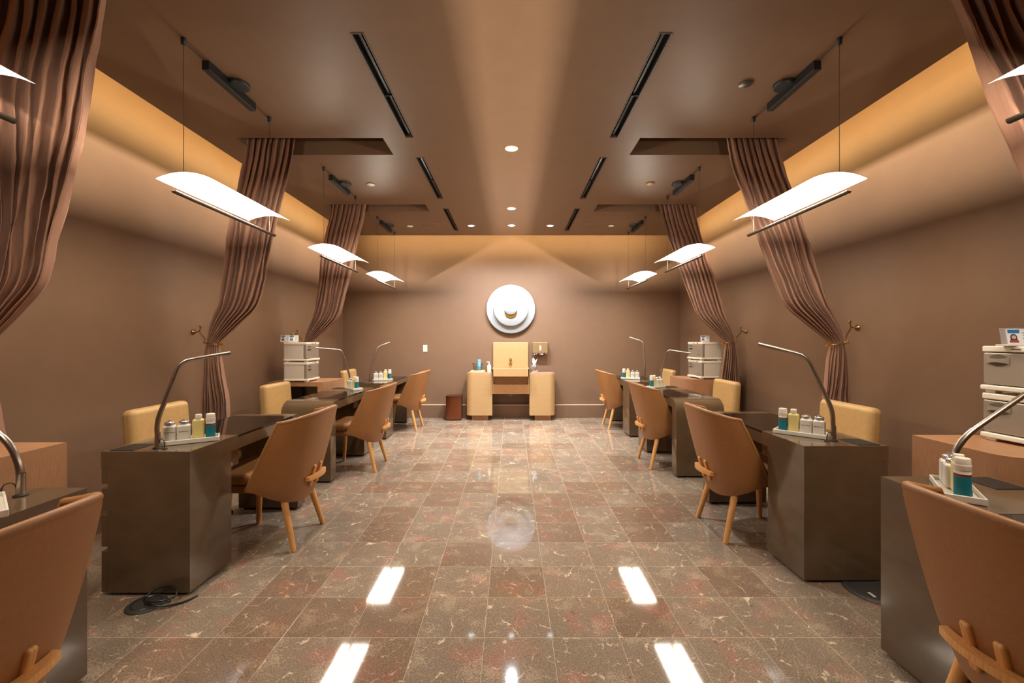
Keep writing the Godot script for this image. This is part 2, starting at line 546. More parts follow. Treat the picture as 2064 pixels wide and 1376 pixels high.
func build_room() -> void:
	var mb := MB.new()
	mb.box(W(-WALLX - 0.12, 0, REAR), W(-WALLX, 3.5, BACK), 0.0)
	structure(mb, "wall_left", M.wall_paint)
	mb = MB.new()
	mb.box(W(WALLX, 0, REAR), W(WALLX + 0.12, 3.5, BACK), 0.0)
	structure(mb, "wall_right", M.wall_paint)
	mb = MB.new()
	mb.box(W(-WALLX - 0.12, 0, BACK), W(WALLX + 0.12, 3.5, BACK + 0.12), 0.0)
	structure(mb, "wall_back", M.wall_paint)
	mb = MB.new()
	mb.box(W(-WALLX - 0.12, 0, REAR - 0.12), W(WALLX + 0.12, 3.5, REAR), 0.0)
	structure(mb, "wall_front", M.wall_paint)
	mb = MB.new()
	mb.box(W(-WALLX - 0.12, 3.42, REAR - 0.12), W(WALLX + 0.12, 3.54, BACK + 0.12), 0.0)
	structure(mb, "ceiling", M.wall_paint)
	# baseboards: board with a small square top edge
	for b in [["baseboard_left", -WALLX, -WALLX + 0.06, REAR, BACK], ["baseboard_right", WALLX - 0.06, WALLX, REAR, BACK], ["baseboard_back", -WALLX + 0.06, WALLX - 0.06, BACK - 0.06, BACK]]:
		mb = MB.new()
		mb.box(W(b[1], 0.0, b[3]), W(b[2], 0.215, b[4]), 0.003)
		var bb := structure(mb, b[0], M.wall_paint)
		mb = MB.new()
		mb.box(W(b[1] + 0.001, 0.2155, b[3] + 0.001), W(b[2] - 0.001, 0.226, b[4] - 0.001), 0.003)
		put(mb, "cap", M.painted_highlight, bb)  # added pale strip: highlight along the board's top edge put into the colour
	# hung ceiling with curtain pockets and air slots cut through
	for s in [-1, 1]:
		for d in [[1.80, 2.13], [3.60, 3.93], [5.37, 5.67]]:
			pockets.append([minf(s * 2.31, s * 1.08), maxf(s * 2.31, s * 1.08), d[0], d[1]])
		for d in [[2.37, 3.59], [3.99, 5.15], [5.55, 6.67]]:
			slots.append([minf(s * 0.885, s * 0.82), maxf(s * 0.885, s * 0.82), d[0], d[1]])
	var ex := 2.59
	var ed := 6.97
	var xs := [-ex, ex]
	var ds := [REAR + 0.002, ed]
	for h in pockets + slots:
		for x in [h[0], h[1]]:
			if not xs.has(x):
				xs.append(x)
		for d in [h[2], h[3]]:
			if not ds.has(d):
				ds.append(d)
	xs.sort()
	ds.sort()
	mb = MB.new()
	rect_cells(mb, CEIL, false, xs, ds, pockets + slots)
	rect_cells(mb, CEIL + 0.06, true, xs, ds, pockets + slots)
	for s in [-1.0, 1.0]:
		mb.flat(W(s * ex, CEIL, ds[0]), W(s * ex, CEIL, ed), W(s * ex, CEIL + 0.06, ed), W(s * ex, CEIL + 0.06, ds[0]), Vector3(s, 0, 0))
	mb.flat(W(-ex, CEIL, ed), W(ex, CEIL, ed), W(ex, CEIL + 0.06, ed), W(-ex, CEIL + 0.06, ed), Vector3(0, 0, -1))
	for h in pockets + slots:
		var tall: float = 0.26 if pockets.has(h) else 0.06
		var y1 := CEIL + tall
		mb.flat(W(h[0], CEIL, h[2]), W(h[0], CEIL, h[3]), W(h[0], y1, h[3]), W(h[0], y1, h[2]), Vector3(1, 0, 0))
		mb.flat(W(h[1], CEIL, h[2]), W(h[1], CEIL, h[3]), W(h[1], y1, h[3]), W(h[1], y1, h[2]), Vector3(-1, 0, 0))
		mb.flat(W(h[0], CEIL, h[2]), W(h[1], CEIL, h[2]), W(h[1], y1, h[2]), W(h[0], y1, h[2]), Vector3(0, 0, -1))
		mb.flat(W(h[0], CEIL, h[3]), W(h[1], CEIL, h[3]), W(h[1], y1, h[3]), W(h[0], y1, h[3]), Vector3(0, 0, 1))
		mb.flat(W(h[0], y1, h[2]), W(h[1], y1, h[2]), W(h[1], y1, h[3]), W(h[0], y1, h[3]), Vector3.DOWN)
	var drop := structure(mb, "ceiling_hung", M.ceiling_paint)
	# warm light strips lying on the rim of the hung ceiling, facing the walls
	for s in [-1.0, 1.0]:
		mb = MB.new()
		mb.box(W(s * 2.545, CEIL + 0.062, REAR + 0.1), W(s * 2.56, CEIL + 0.092, ed - 0.05), 0.002)
		put(mb, "light_strip", M.led_gold, drop)
		area_light("cove_glow", drop, W(s * 2.566, CEIL + 0.085, (REAR + ed) * 0.5), Vector3(0, -s * PI * 0.5, 0), Vector2(ed - REAR - 0.15, 0.03), COVE_E, COVE_C)
	mb = MB.new()
	mb.box(W(-2.5, CEIL + 0.062, ed - 0.045), W(2.5, CEIL + 0.092, ed - 0.03), 0.002)
	put(mb, "light_strip", M.led_gold, drop)
	area_light("cove_glow", drop, W(0, CEIL + 0.085, ed - 0.024), Vector3(0, 0, 0), Vector2(5.0, 0.03), COVE_E * 0.5, COVE_C)

func build_floor() -> void:
	var mb := MB.new()
	mb.box(W(-WALLX - 0.12, -0.12, REAR - 0.12), W(WALLX + 0.12, -0.0002, BACK + 0.12), 0.0)
	var fl := structure(mb, "floor", M.grout)
	var texs := [marble_tex(101), marble_tex(202), marble_tex(303)]
	var mats := []
	for t in texs:
		for c in [Color(1, 1, 1), Color(0.93, 0.89, 0.87)]:
			var m := StandardMaterial3D.new()
			m.resource_name = "marble"
			m.albedo_texture = t
			m.albedo_color = c
			m.roughness = 0.05
			m.metallic_specular = 0.55
			mats.append(m)
	# tile shape with a fine chamfer; sixteen cuts of the slab
	var T := 0.3055
	var sz := T - 0.0020
	var meshes := []
	for k in 16:
		meshes.append(tile_mesh(sz, k))
	var rng := RandomNumberGenerator.new()
	rng.seed = 77
	var x0 := -0.1229
	var d0 := 1.944
	var cells := []
	for i in range(-10, 11):
		for j in range(-17, 20):
			var xa := x0 + i * T
			var da := d0 + j * 0.3048
			var lo := maxf(xa, -WALLX)
			var hi := minf(xa + T, WALLX)
			var dl := maxf(da, REAR)
			var dh := minf(da + 0.3048, BACK)
			if hi - lo < 0.01 or dh - dl < 0.01:
				continue
			var cd := (dl + dh) * 0.5
			var cx := (lo + hi) * 0.5
			var score := 0.0
			if cd > 1.35:
				var half := 1033.0 / FOC * cd
				if absf(cx) < half + 0.2:
					score = 1.0 / (cd * cd * cd)
					if absf(cx) > 1.75:
						score *= 0.3
			cells.append([score, lo, hi, dl, dh, rng.randi() % 16, rng.randi() % 3, 0 if rng.randf() < 0.68 else 1, rng.randi() % 2])
	cells.sort_custom(func(a, b): return a[0] > b[0])
	var rest := [MB.new(), MB.new(), MB.new()]
	var count := 0
	for c in cells:
		var w: float = c[2] - c[1]
		var l: float = c[4] - c[3]
		var mid := W((c[1] + c[2]) * 0.5, 0, (c[3] + c[4]) * 0.5)
		var whole: bool = w > T - 0.01 and l > 0.29
		if count < 300 and c[0] > 0.0:
			var o := MeshInstance3D.new()
			o.name = "tile"
			o.mesh = meshes[c[5]]
			o.material_override = mats[c[6] * 2 + c[7]]
			o.position = mid
			o.rotation.y = PI * c[8]
			o.scale = Vector3(1, 1, 1) if whole else Vector3((w - 0.0020) / sz, 1, (l - 0.0020) / sz)
			fl.add_child(o, true)
			count += 1
		else:
			tile_into(rest[c[6]], mid, w - 0.0020, l - 0.0020, c[5])
	for k in 3:
		var o := put(rest[k], "tile_field", mats[k * 2], fl)
		o.set_meta("kind", "stuff")

func tile_into(mb: MB, at: Vector3, w: float, l: float, k: int) -> void:
	var u0 := Vector2((k % 4) * 0.25, (k / 4) * 0.25)
	var ch := 0.0002
	var hx := w * 0.5
	var hz := l * 0.5
	var ring := [Vector2(-1, -1), Vector2(1, -1), Vector2(1, 1), Vector2(-1, 1)]
	var top := []
	var low := []
	var uvs := []
	for r in ring:
		top.append(at + Vector3(r.x * (hx - ch), 0, r.y * (hz - ch)))
		low.append(at + Vector3(r.x * hx, -ch, r.y * hz))
		uvs.append(u0 + Vector2((r.x * 0.5 + 0.5) * 0.25, (r.y * 0.5 + 0.5) * 0.25))
	var U := Vector3.UP
	mb.tri(top[0], top[1], top[2], U, U, U, uvs[0], uvs[1], uvs[2])
	mb.tri(top[0], top[2], top[3], U, U, U, uvs[0], uvs[2], uvs[3])
	for i in 4:
		var j := (i + 1) % 4
		var e: Vector2 = (ring[i] + ring[j]) * 0.5
		var nn := Vector3(e.x, 1, e.y).normalized()
		mb.tri(top[i], top[j], low[j], nn, nn, nn, uvs[i], uvs[j], uvs[j])
		mb.tri(top[i], low[j], low[i], nn, nn, nn, uvs[i], uvs[j], uvs[i])
		var n2 := Vector3(e.x, 0, e.y)
		var dn := Vector3(0, -0.004, 0)
		mb.tri(low[i], low[j], low[j] + dn, n2, n2, n2, uvs[i], uvs[j], uvs[j])
		mb.tri(low[i], low[j] + dn, low[i] + dn, n2, n2, n2, uvs[i], uvs[j], uvs[i])

func tile_mesh(sz: float, k: int) -> ArrayMesh:
	var mb := MB.new()
	tile_into(mb, Vector3.ZERO, sz, sz - 0.0007, k)
	return mb.mesh()

# ------------------------------------------------------------------ labels
func row_of(s: int) -> String:
	return "waste bin side" if s < 0 else "towel dispenser side"

func nth(k: int) -> String:
	return ["fourth", "third", "second", "first"][k]

# ------------------------------------------------------------------ ceiling fittings
func build_pendants() -> void:
	var proto: Node3D = null
	var k := 0
	for d in [1.09, 2.835, 4.635, 6.32]:
		for s in [-1, 1]:
			var lab := "arched white pendant lamp over the %s desk from the vanity, %s" % [nth(k), row_of(s)]
			var at := W(s * 1.84, CEIL, d)
			if proto == null:
				proto = make_pendant(at, lab)
			else:
				dup(proto, at, PI if s > 0 else 0.0, lab)
		k += 1

func make_pendant(at: Vector3, lab: String) -> Node3D:
	var t := thing("pendant_lamp", lab, "pendant lamp", at, 0.0, "arched pendant lamps over the desks")
	var ty := 2.16 - CEIL
	# driver box with round canopy
	var mb := MB.new()
	mb.rbox(Vector3(-0.012, -0.03, 0), Vector3(0.045, 0.056, 0.48), 0.003)
	put(mb, "driver_box", M.black_metal, t)
	mb = MB.new()
	mb.lathe([Vector2(0.0, 0.0), Vector2(0.065, 0.0), Vector2(0.065, -0.02), Vector2(0.06, -0.026), Vector2(0.0, -0.026)], 28, Transform3D(Basis(), Vector3(0.04, 0, 0)))
	put(mb, "canopy", M.black_metal, t)
	for s in [-1.0, 1.0]:
		mb = MB.new()
		mb.lathe([Vector2(0.0, 0.0), Vector2(0.014, 0.0), Vector2(0.014, -0.034), Vector2(0.011, -0.037), Vector2(0.0, -0.037)], 14, Transform3D(Basis(), Vector3(0, 0, s * 0.427)))
		put(mb, "wire_cap", M.black_metal, t)
		mb = MB.new()
		mb.tube([Vector3(0, -0.02, s * 0.415), Vector3(-0.004, -0.014, s * 0.24)], 0.002, 6)
		put(mb, "feed_wire", M.black_metal, t)
		mb = MB.new()
		mb.tube([Vector3(0, -0.03, s * 0.427), Vector3(0, ty + 0.01, s * 0.427)], 0.0016, 6)
		put(mb, "suspension_wire", M.lamp_bronze, t)
	# light bar
	mb = MB.new()
	var bar := PackedVector2Array()
	for i in 13:
		var a := PI * (1.0 + float(i) / 12.0)
		bar.append(Vector2(cos(a) * 0.0135, sin(a) * 0.0135))
	bar.append(Vector2(0.0125, 0.004))
	bar.append(Vector2(0.011, 0.004))
	bar.append(Vector2(0.011, 0.0))
	bar.append(Vector2(-0.011, 0.0))
	bar.append(Vector2(-0.011, 0.004))
	bar.append(Vector2(-0.0125, 0.004))
	mb.extrude(bar, Vector3(0, ty, -0.497), Vector3.RIGHT, Vector3.UP, Vector3(0, 0, 0.994))
	put(mb, "light_bar", M.lamp_bronze, t)
	# upward facing diffuser, level with the lips of the bar
	mb = MB.new()
	mb.rbox(Vector3(0, ty + 0.002, 0), Vector3(0.021, 0.005, 0.62), 0.001)
	put(mb, "led_diffuser", M.led_warm, t)
	area_light("bar_light", t, Vector3(0, ty + 0.006, 0), Vector3(PI * 0.5, 0, 0), Vector2(0.021, 0.62), PENDANT_E, PENDANT_C)
	# arched reflector sheet
	mb = MB.new()
	var y0 := 2.2536 - CEIL
	mb.sheet(func(u, w): return Vector3(lerpf(-0.157, 0.157, u), y0 + 0.036 * (1.0 - pow(2.0 * u - 1.0, 2.0)), lerpf(-0.4275, 0.4275, w)), 24, 4, 0.0022)
	put(mb, "reflector_sheet", M.white_sheet, t)
	# the lit underside of the sheet shines down
	area_light("sheet_light", t, Vector3(0, y0 - 0.004, 0), Vector3(-PI * 0.5, 0, 0), Vector2(0.314, 0.855), SHEET_E, PENDANT_C)
	return t

func build_ceiling_fittings() -> void:
	# air slots
	var k := 0
	for h in slots:
		var s := -1 if h[0] < 0 else 1
		var idx: int = k % 3
		var at := W((h[0] + h[1]) * 0.5, CEIL, (h[2] + h[3]) * 0.5)
		var t := thing("slot_diffuser", "black linear air slot in the ceiling, %s from the end wall, %s" % [["third", "second", "first"][idx], row_of(s)], "air vent", at, 0.0, "black air slots in the ceiling")
		var w: float = h[1] - h[0]
		var l: float = h[3] - h[2]
		var mb := MB.new()
		for q in [-1.0, 1.0]:
			mb.rbox(Vector3(q * (w * 0.5 + 0.001), -0.001, 0), Vector3(0.006, 0.004, l + 0.01), 0.001)
			mb.rbox(Vector3(0, -0.001, q * (l * 0.5 + 0.001)), Vector3(w + 0.006, 0.004, 0.006), 0.001)
		put(mb, "frame", M.lamp_bronze, t)
		mb = MB.new()
		mb.rbox(Vector3(0, 0.052, 0), Vector3(w - 0.004, 0.006, l - 0.004), 0.0)
		for q in [-1.0, 1.0]:
			mb.rbox(Vector3(q * (w * 0.5 - 0.004), 0.027, 0), Vector3(0.003, 0.05, l - 0.004), 0.0)
		put(mb, "channel", M.channel_black, t)
		for q in [-1.0, 1.0]:
			mb = MB.new()
			mb.rbox(Vector3(0, 0.022, q * l * 0.25), Vector3(0.020, 0.016, l * 0.5 - 0.01), 0.002, 1, Transform3D(Basis(Vector3(0, 0, 1), 0.35 * s), Vector3.ZERO))
			put(mb, "vane", M.channel_black, t)
		mb = MB.new()
		mb.rbox(Vector3(0, 0.006, 0), Vector3(w, 0.012, 0.008), 0.001)
		put(mb, "divider", M.black_metal, t)
		k += 1
	# recessed downlights
	var list := [[0.0, 3.80, "lone recessed downlight on the middle of the ceiling between the curtains"], [0.0, 5.54, "recessed downlight between the lone one and the trio by the vanity"], [0.0, 6.36, "middle downlight of the trio by the vanity wall"], [-0.60, 6.37, "downlight of the vanity trio on the waste bin side"], [0.575, 6.37, "downlight of the vanity trio on the towel dispenser side"]]
	for e in list:
		var t := thing("downlight", e[2], "downlight", W(e[0], CEIL, e[1]), 0.0, "recessed downlights")
		var mb := MB.new()
		mb.lathe([Vector2(0.040, 0.0), Vector2(0.040, -0.003), Vector2(0.052, -0.005), Vector2(0.058, -0.003), Vector2(0.058, 0.0)], 32)
		put(mb, "trim_ring", M.white_plastic, t)
		mb = MB.new()
		mb.lathe([Vector2(0.0, -0.0015), Vector2(0.042, -0.0015), Vector2(0.042, 0.0)], 32)
		put(mb, "lens", M.led_cool, t)
		var l := SpotLight3D.new()
		l.name = "beam"
		l.light_energy = SPOT_E * (1.2 if e[1] > 6.0 else 0.9)
		l.light_color = SPOT_C
		l.light_size = 0.04
		l.spot_angle = 64.0
		l.spot_angle_attenuation = 0.9
		l.spot_range = 14.0
		l.spot_attenuation = 2.0
		l.shadow_enabled = true
		t.add_child(l, true)
		l.position = Vector3(0, -0.012, 0)
		l.rotation = Vector3(-PI * 0.5 + (0.26 if e[1] > 6.0 else 0.0), 0, 0)
	# sprinkler covers and loudspeakers
	for e in [[-1.53, 4.67, "white_plastic", "pale round sprinkler cover near the second pendant, waste bin side"], [-1.51, 6.38, "white_plastic", "pale round sprinkler cover beside the ceiling speaker, waste bin side"], [1.50, 4.64, "bronze_plate", "small round sprinkler cover near the second pendant, towel dispenser side"], [1.48, 6.36, "white_plastic", "pale round sprinkler cover beside the ceiling speaker, towel dispenser side"], [1.544, 2.83, "lamp_bronze", "dark ringed sprinkler cover near the third pendant from the vanity"]]:
		var t := thing("sprinkler_cover", e[3], "sprinkler", W(e[0], CEIL, e[1]), 0.0, "ceiling sprinkler covers")
		var mb := MB.new()
		mb.lathe([Vector2(0.0, -0.012), Vector2(0.040, -0.012), Vector2(0.043, -0.009), Vector2(0.043, -0.006), Vector2(0.036, -0.006), Vector2(0.036, 0.0)], 28)
		put(mb, "cover_plate", M[e[2]], t)
		mb = MB.new()
		mb.lathe([Vector2(0.026, -0.004), Vector2(0.05, -0.003), Vector2(0.052, 0.0)], 28)
		put(mb, "ring", M.ceiling_paint, t)
	for s in [-1, 1]:
		var t := thing("ceiling_speaker", "flush round loudspeaker grille painted like the ceiling, %s" % row_of(s), "speaker", W(s * 1.2, CEIL, 6.33), 0.0, "ceiling speakers")
		var mb := MB.new()
		mb.lathe([Vector2(0.0, -0.004), Vector2(0.100, -0.004), Vector2(0.103, -0.003), Vector2(0.103, 0.0)], 40)
		put(mb, "grille", M.ceiling_paint, t)
		mb = MB.new()
		mb.lathe([Vector2(0.106, 0.0), Vector2(0.106, -0.006), Vector2(0.114, -0.006), Vector2(0.118, 0.0)], 40)
		put(mb, "rim", M.ceiling_paint, t)

# ------------------------------------------------------------------ curtains
func curtain(s: int, d_top: float, d_tie: float, wide: float, sd: int, lab: String) -> void:
	var hs := [3.22, 2.88, 2.52, 2.24, 2.06, 1.85, 1.64, 1.49, 1.38, 1.315, 1.2, 1.0, 0.75, 0.4, 0.005]
	var xr := [1.86, 1.92, 2.02, 2.10, 2.145, 2.20, 2.275, 2.43, 2.56, 2.625, 2.61, 2.585, 2.55, 2.52, 2.49]
	var xl := [2.295, 2.36, 2.45, 2.50, 2.53, 2.575, 2.625, 2.685, 2.72, 2.735, 2.75, 2.765, 2.775, 2.785, 2.79]
	var am := [0.034, 0.040, 0.047, 0.052, 0.054, 0.052, 0.047, 0.042, 0.030, 0.026, 0.034, 0.046, 0.054, 0.058, 0.060]
	var nf := 8.0
	var f := FastNoiseLite.new()
	f.seed = sd
	f.frequency = 1.0
	f.noise_type = FastNoiseLite.TYPE_SIMPLEX
	var t := thing("curtain", lab, "curtain", W(s * 2.6, 0, d_tie), 0.0, "tied-back curtains")
	var org := t.position
	var fn := func(u: float, w: float) -> Vector3:
		# finer rows around the tie
		var h: float = lerpf(3.22, 0.005, w)
		var a: float = interp(hs, am, h)
		var r: float = interp(hs, xr, h) + wide * 0.45 * exp(-pow((h - 1.80) / 0.30, 2.0))
		var l: float = interp(hs, xl, h) + wide * smoothstep(1.4, 3.0, h)
		var tight: float = 1.0 - smoothstep(0.0, 0.5, absf(h - 1.315))
		var ph: float = u * nf * TAU + 1.1 * f.get_noise_2d(u * 3.0, h * 0.22) + sd
		var fold: float = 1.0 - 2.0 * pow(absf(sin(ph * 0.5)), 0.85)
		var uu: float = u + 0.30 / nf * cos(ph) * (1.0 - tight * 0.5) * minf(1.0, minf(u, 1.0 - u) * 12.0)
		var x: float = lerpf(r, l, uu) + 0.02 * f.get_noise_2d(h * 0.9, u * 2.0 + 7.0) * (1.0 - tight)
		var dd: float = lerpf(d_tie, d_top, smoothstep(1.3, 3.1, h)) + a * fold * (0.8 + 0.4 * f.get_noise_2d(u * 4.0 + 20.0, h * 0.3))
		dd += 0.02 * (1.0 - tight) * f.get_noise_2d(u * 1.3 + 50.0, h * 0.8)
		# the gathered bundle is round
		dd -= 0.03 * tight * (1.0 - pow(2.0 * u - 1.0, 2.0))
		return W(s * x, h, dd) - org
	var mb := MB.new()
	mb.sheet(fn, 220, 96, 0.003)
	put(mb, "fabric", M.curtain, t)
	# leading edge hem
	mb = MB.new()
	mb.sheet(func(u, w): return fn.call(u * 0.022, w) + Vector3(0, 0, 0.004), 4, 96, 0.003)
	put(mb, "hem", M.curtain, t)

func tieback(s: int, hook: Vector3, tie: Vector3, lab: String) -> void:
	var t := thing("curtain_tieback", lab, "tieback", hook, 0.0, "brass curtain tiebacks")
	var inward := Vector3(-s, 0, 0)
	var xf := Transform3D(Basis(Quaternion(Vector3.UP, inward)), Vector3.ZERO)
	var mb := MB.new()
	mb.lathe([Vector2(0.0, 0.0), Vector2(0.026, 0.0), Vector2(0.026, 0.006), Vector2(0.018, 0.012), Vector2(0.009, 0.03), Vector2(0.0, 0.03)], 20, xf)
	put(mb, "rosette", M.brass, t)
	mb = MB.new()
	mb.tube(smooth_path([Vector3.ZERO, inward * 0.035, inward * 0.06 + Vector3(0, 0.006, 0), inward * 0.068 + Vector3(0, 0.045, 0)], 6), 0.0055, 10)
	put(mb, "hook_arm", M.brass, t)
	mb = MB.new()
	var ball := []
	for i in 9:
		var a := PI * (i / 8.0 - 0.5)
		ball.append(Vector2(maxf(0.0, cos(a) * 0.011), sin(a) * 0.011))
	mb.lathe(ball, 14, Transform3D(Basis(), inward * 0.068 + Vector3(0, 0.052, 0)))
	put(mb, "knob", M.brass, t)
	var to := tie - hook
	var st := inward * 0.06
	for q in [0.0, 0.016]:
		mb = MB.new()
		mb.tube([st + Vector3(0, 0.004 - q, 0), st.lerp(to, 0.5) + Vector3(0, -0.006 - q, 0.02), to + Vector3(s * 0.075, 0.012 - q, 0.03)], 0.0028, 8)
		put(mb, "cord", M.brass, t)
	# loop about the gathered cloth
	var loop := []
	for i in 33:
		var a := TAU * i / 32.0
		loop.append(to + Vector3(cos(a) * 0.082, -0.012 * cos(a) * -s, sin(a) * 0.07))
	mb = MB.new()
	mb.tube(loop, 0.0045, 8, false)
	put(mb, "loop", M.brass, t)
	mb = MB.new()
	mb.tube([to + Vector3(-s * 0.075, -0.008, 0.035), to + Vector3(-s * 0.115, -0.012, 0.045)], 0.011, 12)
	put(mb, "bead", M.gold, t)

func build_curtains() -> void:
	curtain(-1, 3.77, 3.87, 0.0, 3, "rosy brown curtain tied back between second and third desks from vanity, waste bin side")
	curtain(1, 3.75, 3.54, 0.0, 5, "rosy brown curtain tied back between second and third desks from vanity, towel dispenser side")
	curtain(-1, 5.53, 5.66, 0.0, 7, "rosy brown curtain gathered behind the towel warmers, waste bin side")
	curtain(1, 5.50, 5.28, 0.0, 9, "rosy brown curtain draped before the towel warmers by the vanity end")
	curtain(-1, 2.02, 2.16, 0.16, 11, "large rosy brown curtain behind the fourth desk from the vanity, waste bin side")
	curtain(1, 1.90, 1.74, 0.10, 13, "large rosy brown curtain behind the fourth desk from the vanity, towel dispenser side")
	tieback(-1, W(-WALLX, 1.42, 3.95), W(-2.68, 1.315, 3.87), "brass tieback holding the curtain between second and third desks, waste bin side")
	tieback(1, W(WALLX, 1.45, 3.63), W(2.68, 1.315, 3.54), "brass tieback holding the curtain between second and third desks, towel dispenser side")
	tieback(-1, W(-WALLX, 1.42, 5.74), W(-2.68, 1.315, 5.66), "brass tieback behind the towel warmers, waste bin side")
	tieback(1, W(WALLX, 1.45, 5.36), W(2.68, 1.315, 5.28), "brass tieback beside the towel warmers near the vanity, towel dispenser side")

# ------------------------------------------------------------------ desks
const DLEN := 1.255
const DWID := 0.468

# local: u runs from the pedestal end (0) to the waterfall end (DLEN); a = +1 the aisle edge lies at +x, u towards -z*dir
func make_desk(dir: float, lab: String, at: Vector3) -> Node3D:
	var t := thing("manicure_desk", lab, "desk", at, 0.0, "lacquered manicure desks")
	var hw := DWID * 0.5
	var low := 0.018
	var L := func(x: float, y: float, u: float) -> Vector3: return Vector3(x, y, -dir * (u - DLEN * 0.5))
	# waterfall top: profile in (u, y), glass bed stepped in
	var g0 := 0.40
	var g1 := 1.055
	var poly := PackedVector2Array()
	poly.append(Vector2(0.0, DTOP))
	poly.append(Vector2(0.0, DTOP - 0.085))
	poly.append(Vector2(DLEN - 0.115, DTOP - 0.085))
	poly.append(Vector2(DLEN - 0.115, low))
	poly.append(Vector2(DLEN, low))
	for i in 10:
		var a := PI * 0.5 * i / 9.0
		poly.append(Vector2(DLEN - 0.12 + 0.12 * cos(a), DTOP - 0.12 + 0.12 * sin(a)))
	poly.append(Vector2(g1, DTOP))
	poly.append(Vector2(g1, DTOP - 0.014))
	poly.append(Vector2(g0, DTOP - 0.014))
	poly.append(Vector2(g0, DTOP))
	var mb := MB.new()
	mb.extrude(poly, L.call(-hw, 0.0, 0.0), Vector3(0, 0, -dir), Vector3.UP, Vector3(DWID, 0, 0))
	put(mb, "waterfall_top", M.lacquer, t)
	# smoked glass set into the work surface
	mb = MB.new()
	mb.box(L.call(-hw + 0.002, DTOP - 0.0125, g0 + 0.002), L.call(hw - 0.003, DTOP - 0.001, g1 - 0.002), 0.001)
	put(mb, "glass_inset", M.dark_glass, t)
	# pedestal carcass, its back set in for the drawer fronts
	mb = MB.new()
	mb.box(L.call(-hw + 0.034, low, 0.0), L.call(hw, DTOP - 0.085, 0.335), 0.0)
	put(mb, "pedestal", M.lacquer, t)
	mb = MB.new()
	mb.box(L.call(-hw + 0.03, 0.0, 0.075), L.call(hw - 0.03, low, 0.31), 0.001)
	put(mb, "plinth", M.black_gap, t)
	mb = MB.new()
	mb.box(L.call(-hw + 0.03, 0.0, DLEN - 0.095), L.call(hw - 0.03, low, DLEN - 0.02), 0.001)
	put(mb, "plinth", M.black_gap, t)
	var ys := [low, 0.235, 0.258, 0.425, 0.448, 0.565, 0.588, DTOP - 0.0855]
	for i in 4:
		mb = MB.new()
		mb.box(L.call(-hw, ys[i * 2], 0.002), L.call(-hw + 0.032, ys[i * 2 + 1], 0.333), 0.002)
		put(mb, "drawer_front", M.lacquer, t)
	# pencil tray hung under the top beside the pedestal
	mb = MB.new()
	mb.box(L.call(-hw + 0.04, 0.585, 0.337), L.call(hw - 0.06, 0.672, 0.50), 0.002)
	put(mb, "pencil_tray", M.lacquer, t)
	# flush cable cover near the pedestal end
	mb = MB.new()
	mb.box(L.call(-hw + 0.028, DTOP, 0.02), L.call(-hw + 0.152, DTOP + 0.003, 0.165), 0.001)
	put(mb, "cable_cover", M.black_plastic, t)
	return t

# pedestal-end depth, direction and aisle edge of every desk
var DESKS := [
	{"s": -1, "k": 0, "d": 1.709, "dir": -1.0, "xi": -1.69}, {"s": -1, "k": 1, "d": 2.259, "dir": 1.0, "xi": -1.693},
	{"s": -1, "k": 2, "d": 5.290, "dir": -1.0, "xi": -1.70}, {"s": -1, "k": 3, "d": 5.790, "dir": 1.0, "xi": -1.69},
	{"s": 1, "k": 0, "d": 1.853, "dir": -1.0, "xi": 1.595}, {"s": 1, "k": 1, "d": 2.376, "dir": 1.0, "xi": 1.62},
	{"s": 1, "k": 2, "d": 5.445, "dir": -1.0, "xi": 1.61}, {"s": 1, "k": 3, "d": 5.940, "dir": 1.0, "xi": 1.63}]

func build_desks() -> void:
	var protos := {}
	for e in DESKS:
		var s: int = e.s
		var at := W(e.xi + s * DWID * 0.5, 0, e.d + e.dir * DLEN * 0.5)
		var lab := "taupe lacquer manicure desk, %s from the vanity, %s" % [nth(e.k), row_of(s)]
		# the row across the aisle is the same desk turned half round
		var key: float = e.dir * -s
		if protos.has(key):
			dup(protos[key], at, PI if s > 0 else 0.0, lab)
		else:
			protos[key] = make_desk(key, lab, at)

# ------------------------------------------------------------------ client chairs
func shell_point(sv: float, tv: float, off := 0.0) -> Vector3:
	# sv -1..1 round the back, tv 0..1 from the bottom to the rim; the back is at +x
	var q := absf(sv)
	var hb := lerpf(0.285, 0.405, pow(q, 2.2))
	var ht := lerpf(0.872, 0.822, pow(q, 2.0))
	var h := lerpf(hb, ht, tv)
	var xb := 0.215 + 0.155 * pow(clampf((h - 0.28) / 0.59, 0.0, 1.0), 0.9)
	var xw := lerpf(-0.03, 0.165, clampf((h - 0.40) / 0.42, -0.2, 1.0))
	var hw := 0.252 + 0.022 * sin(PI * clampf((h - 0.25) / 0.65, 0.0, 1.0)) - 0.03 * (1.0 - smoothstep(0.28, 0.42, h))
	var an := sv * PI * 0.5
	var z := hw * signf(sv) * pow(absf(sin(an)), 0.80)
	var x := xw + (xb - xw) * pow(maxf(cos(an), 0.0), 0.62)
	return Vector3(x + off, h, z)

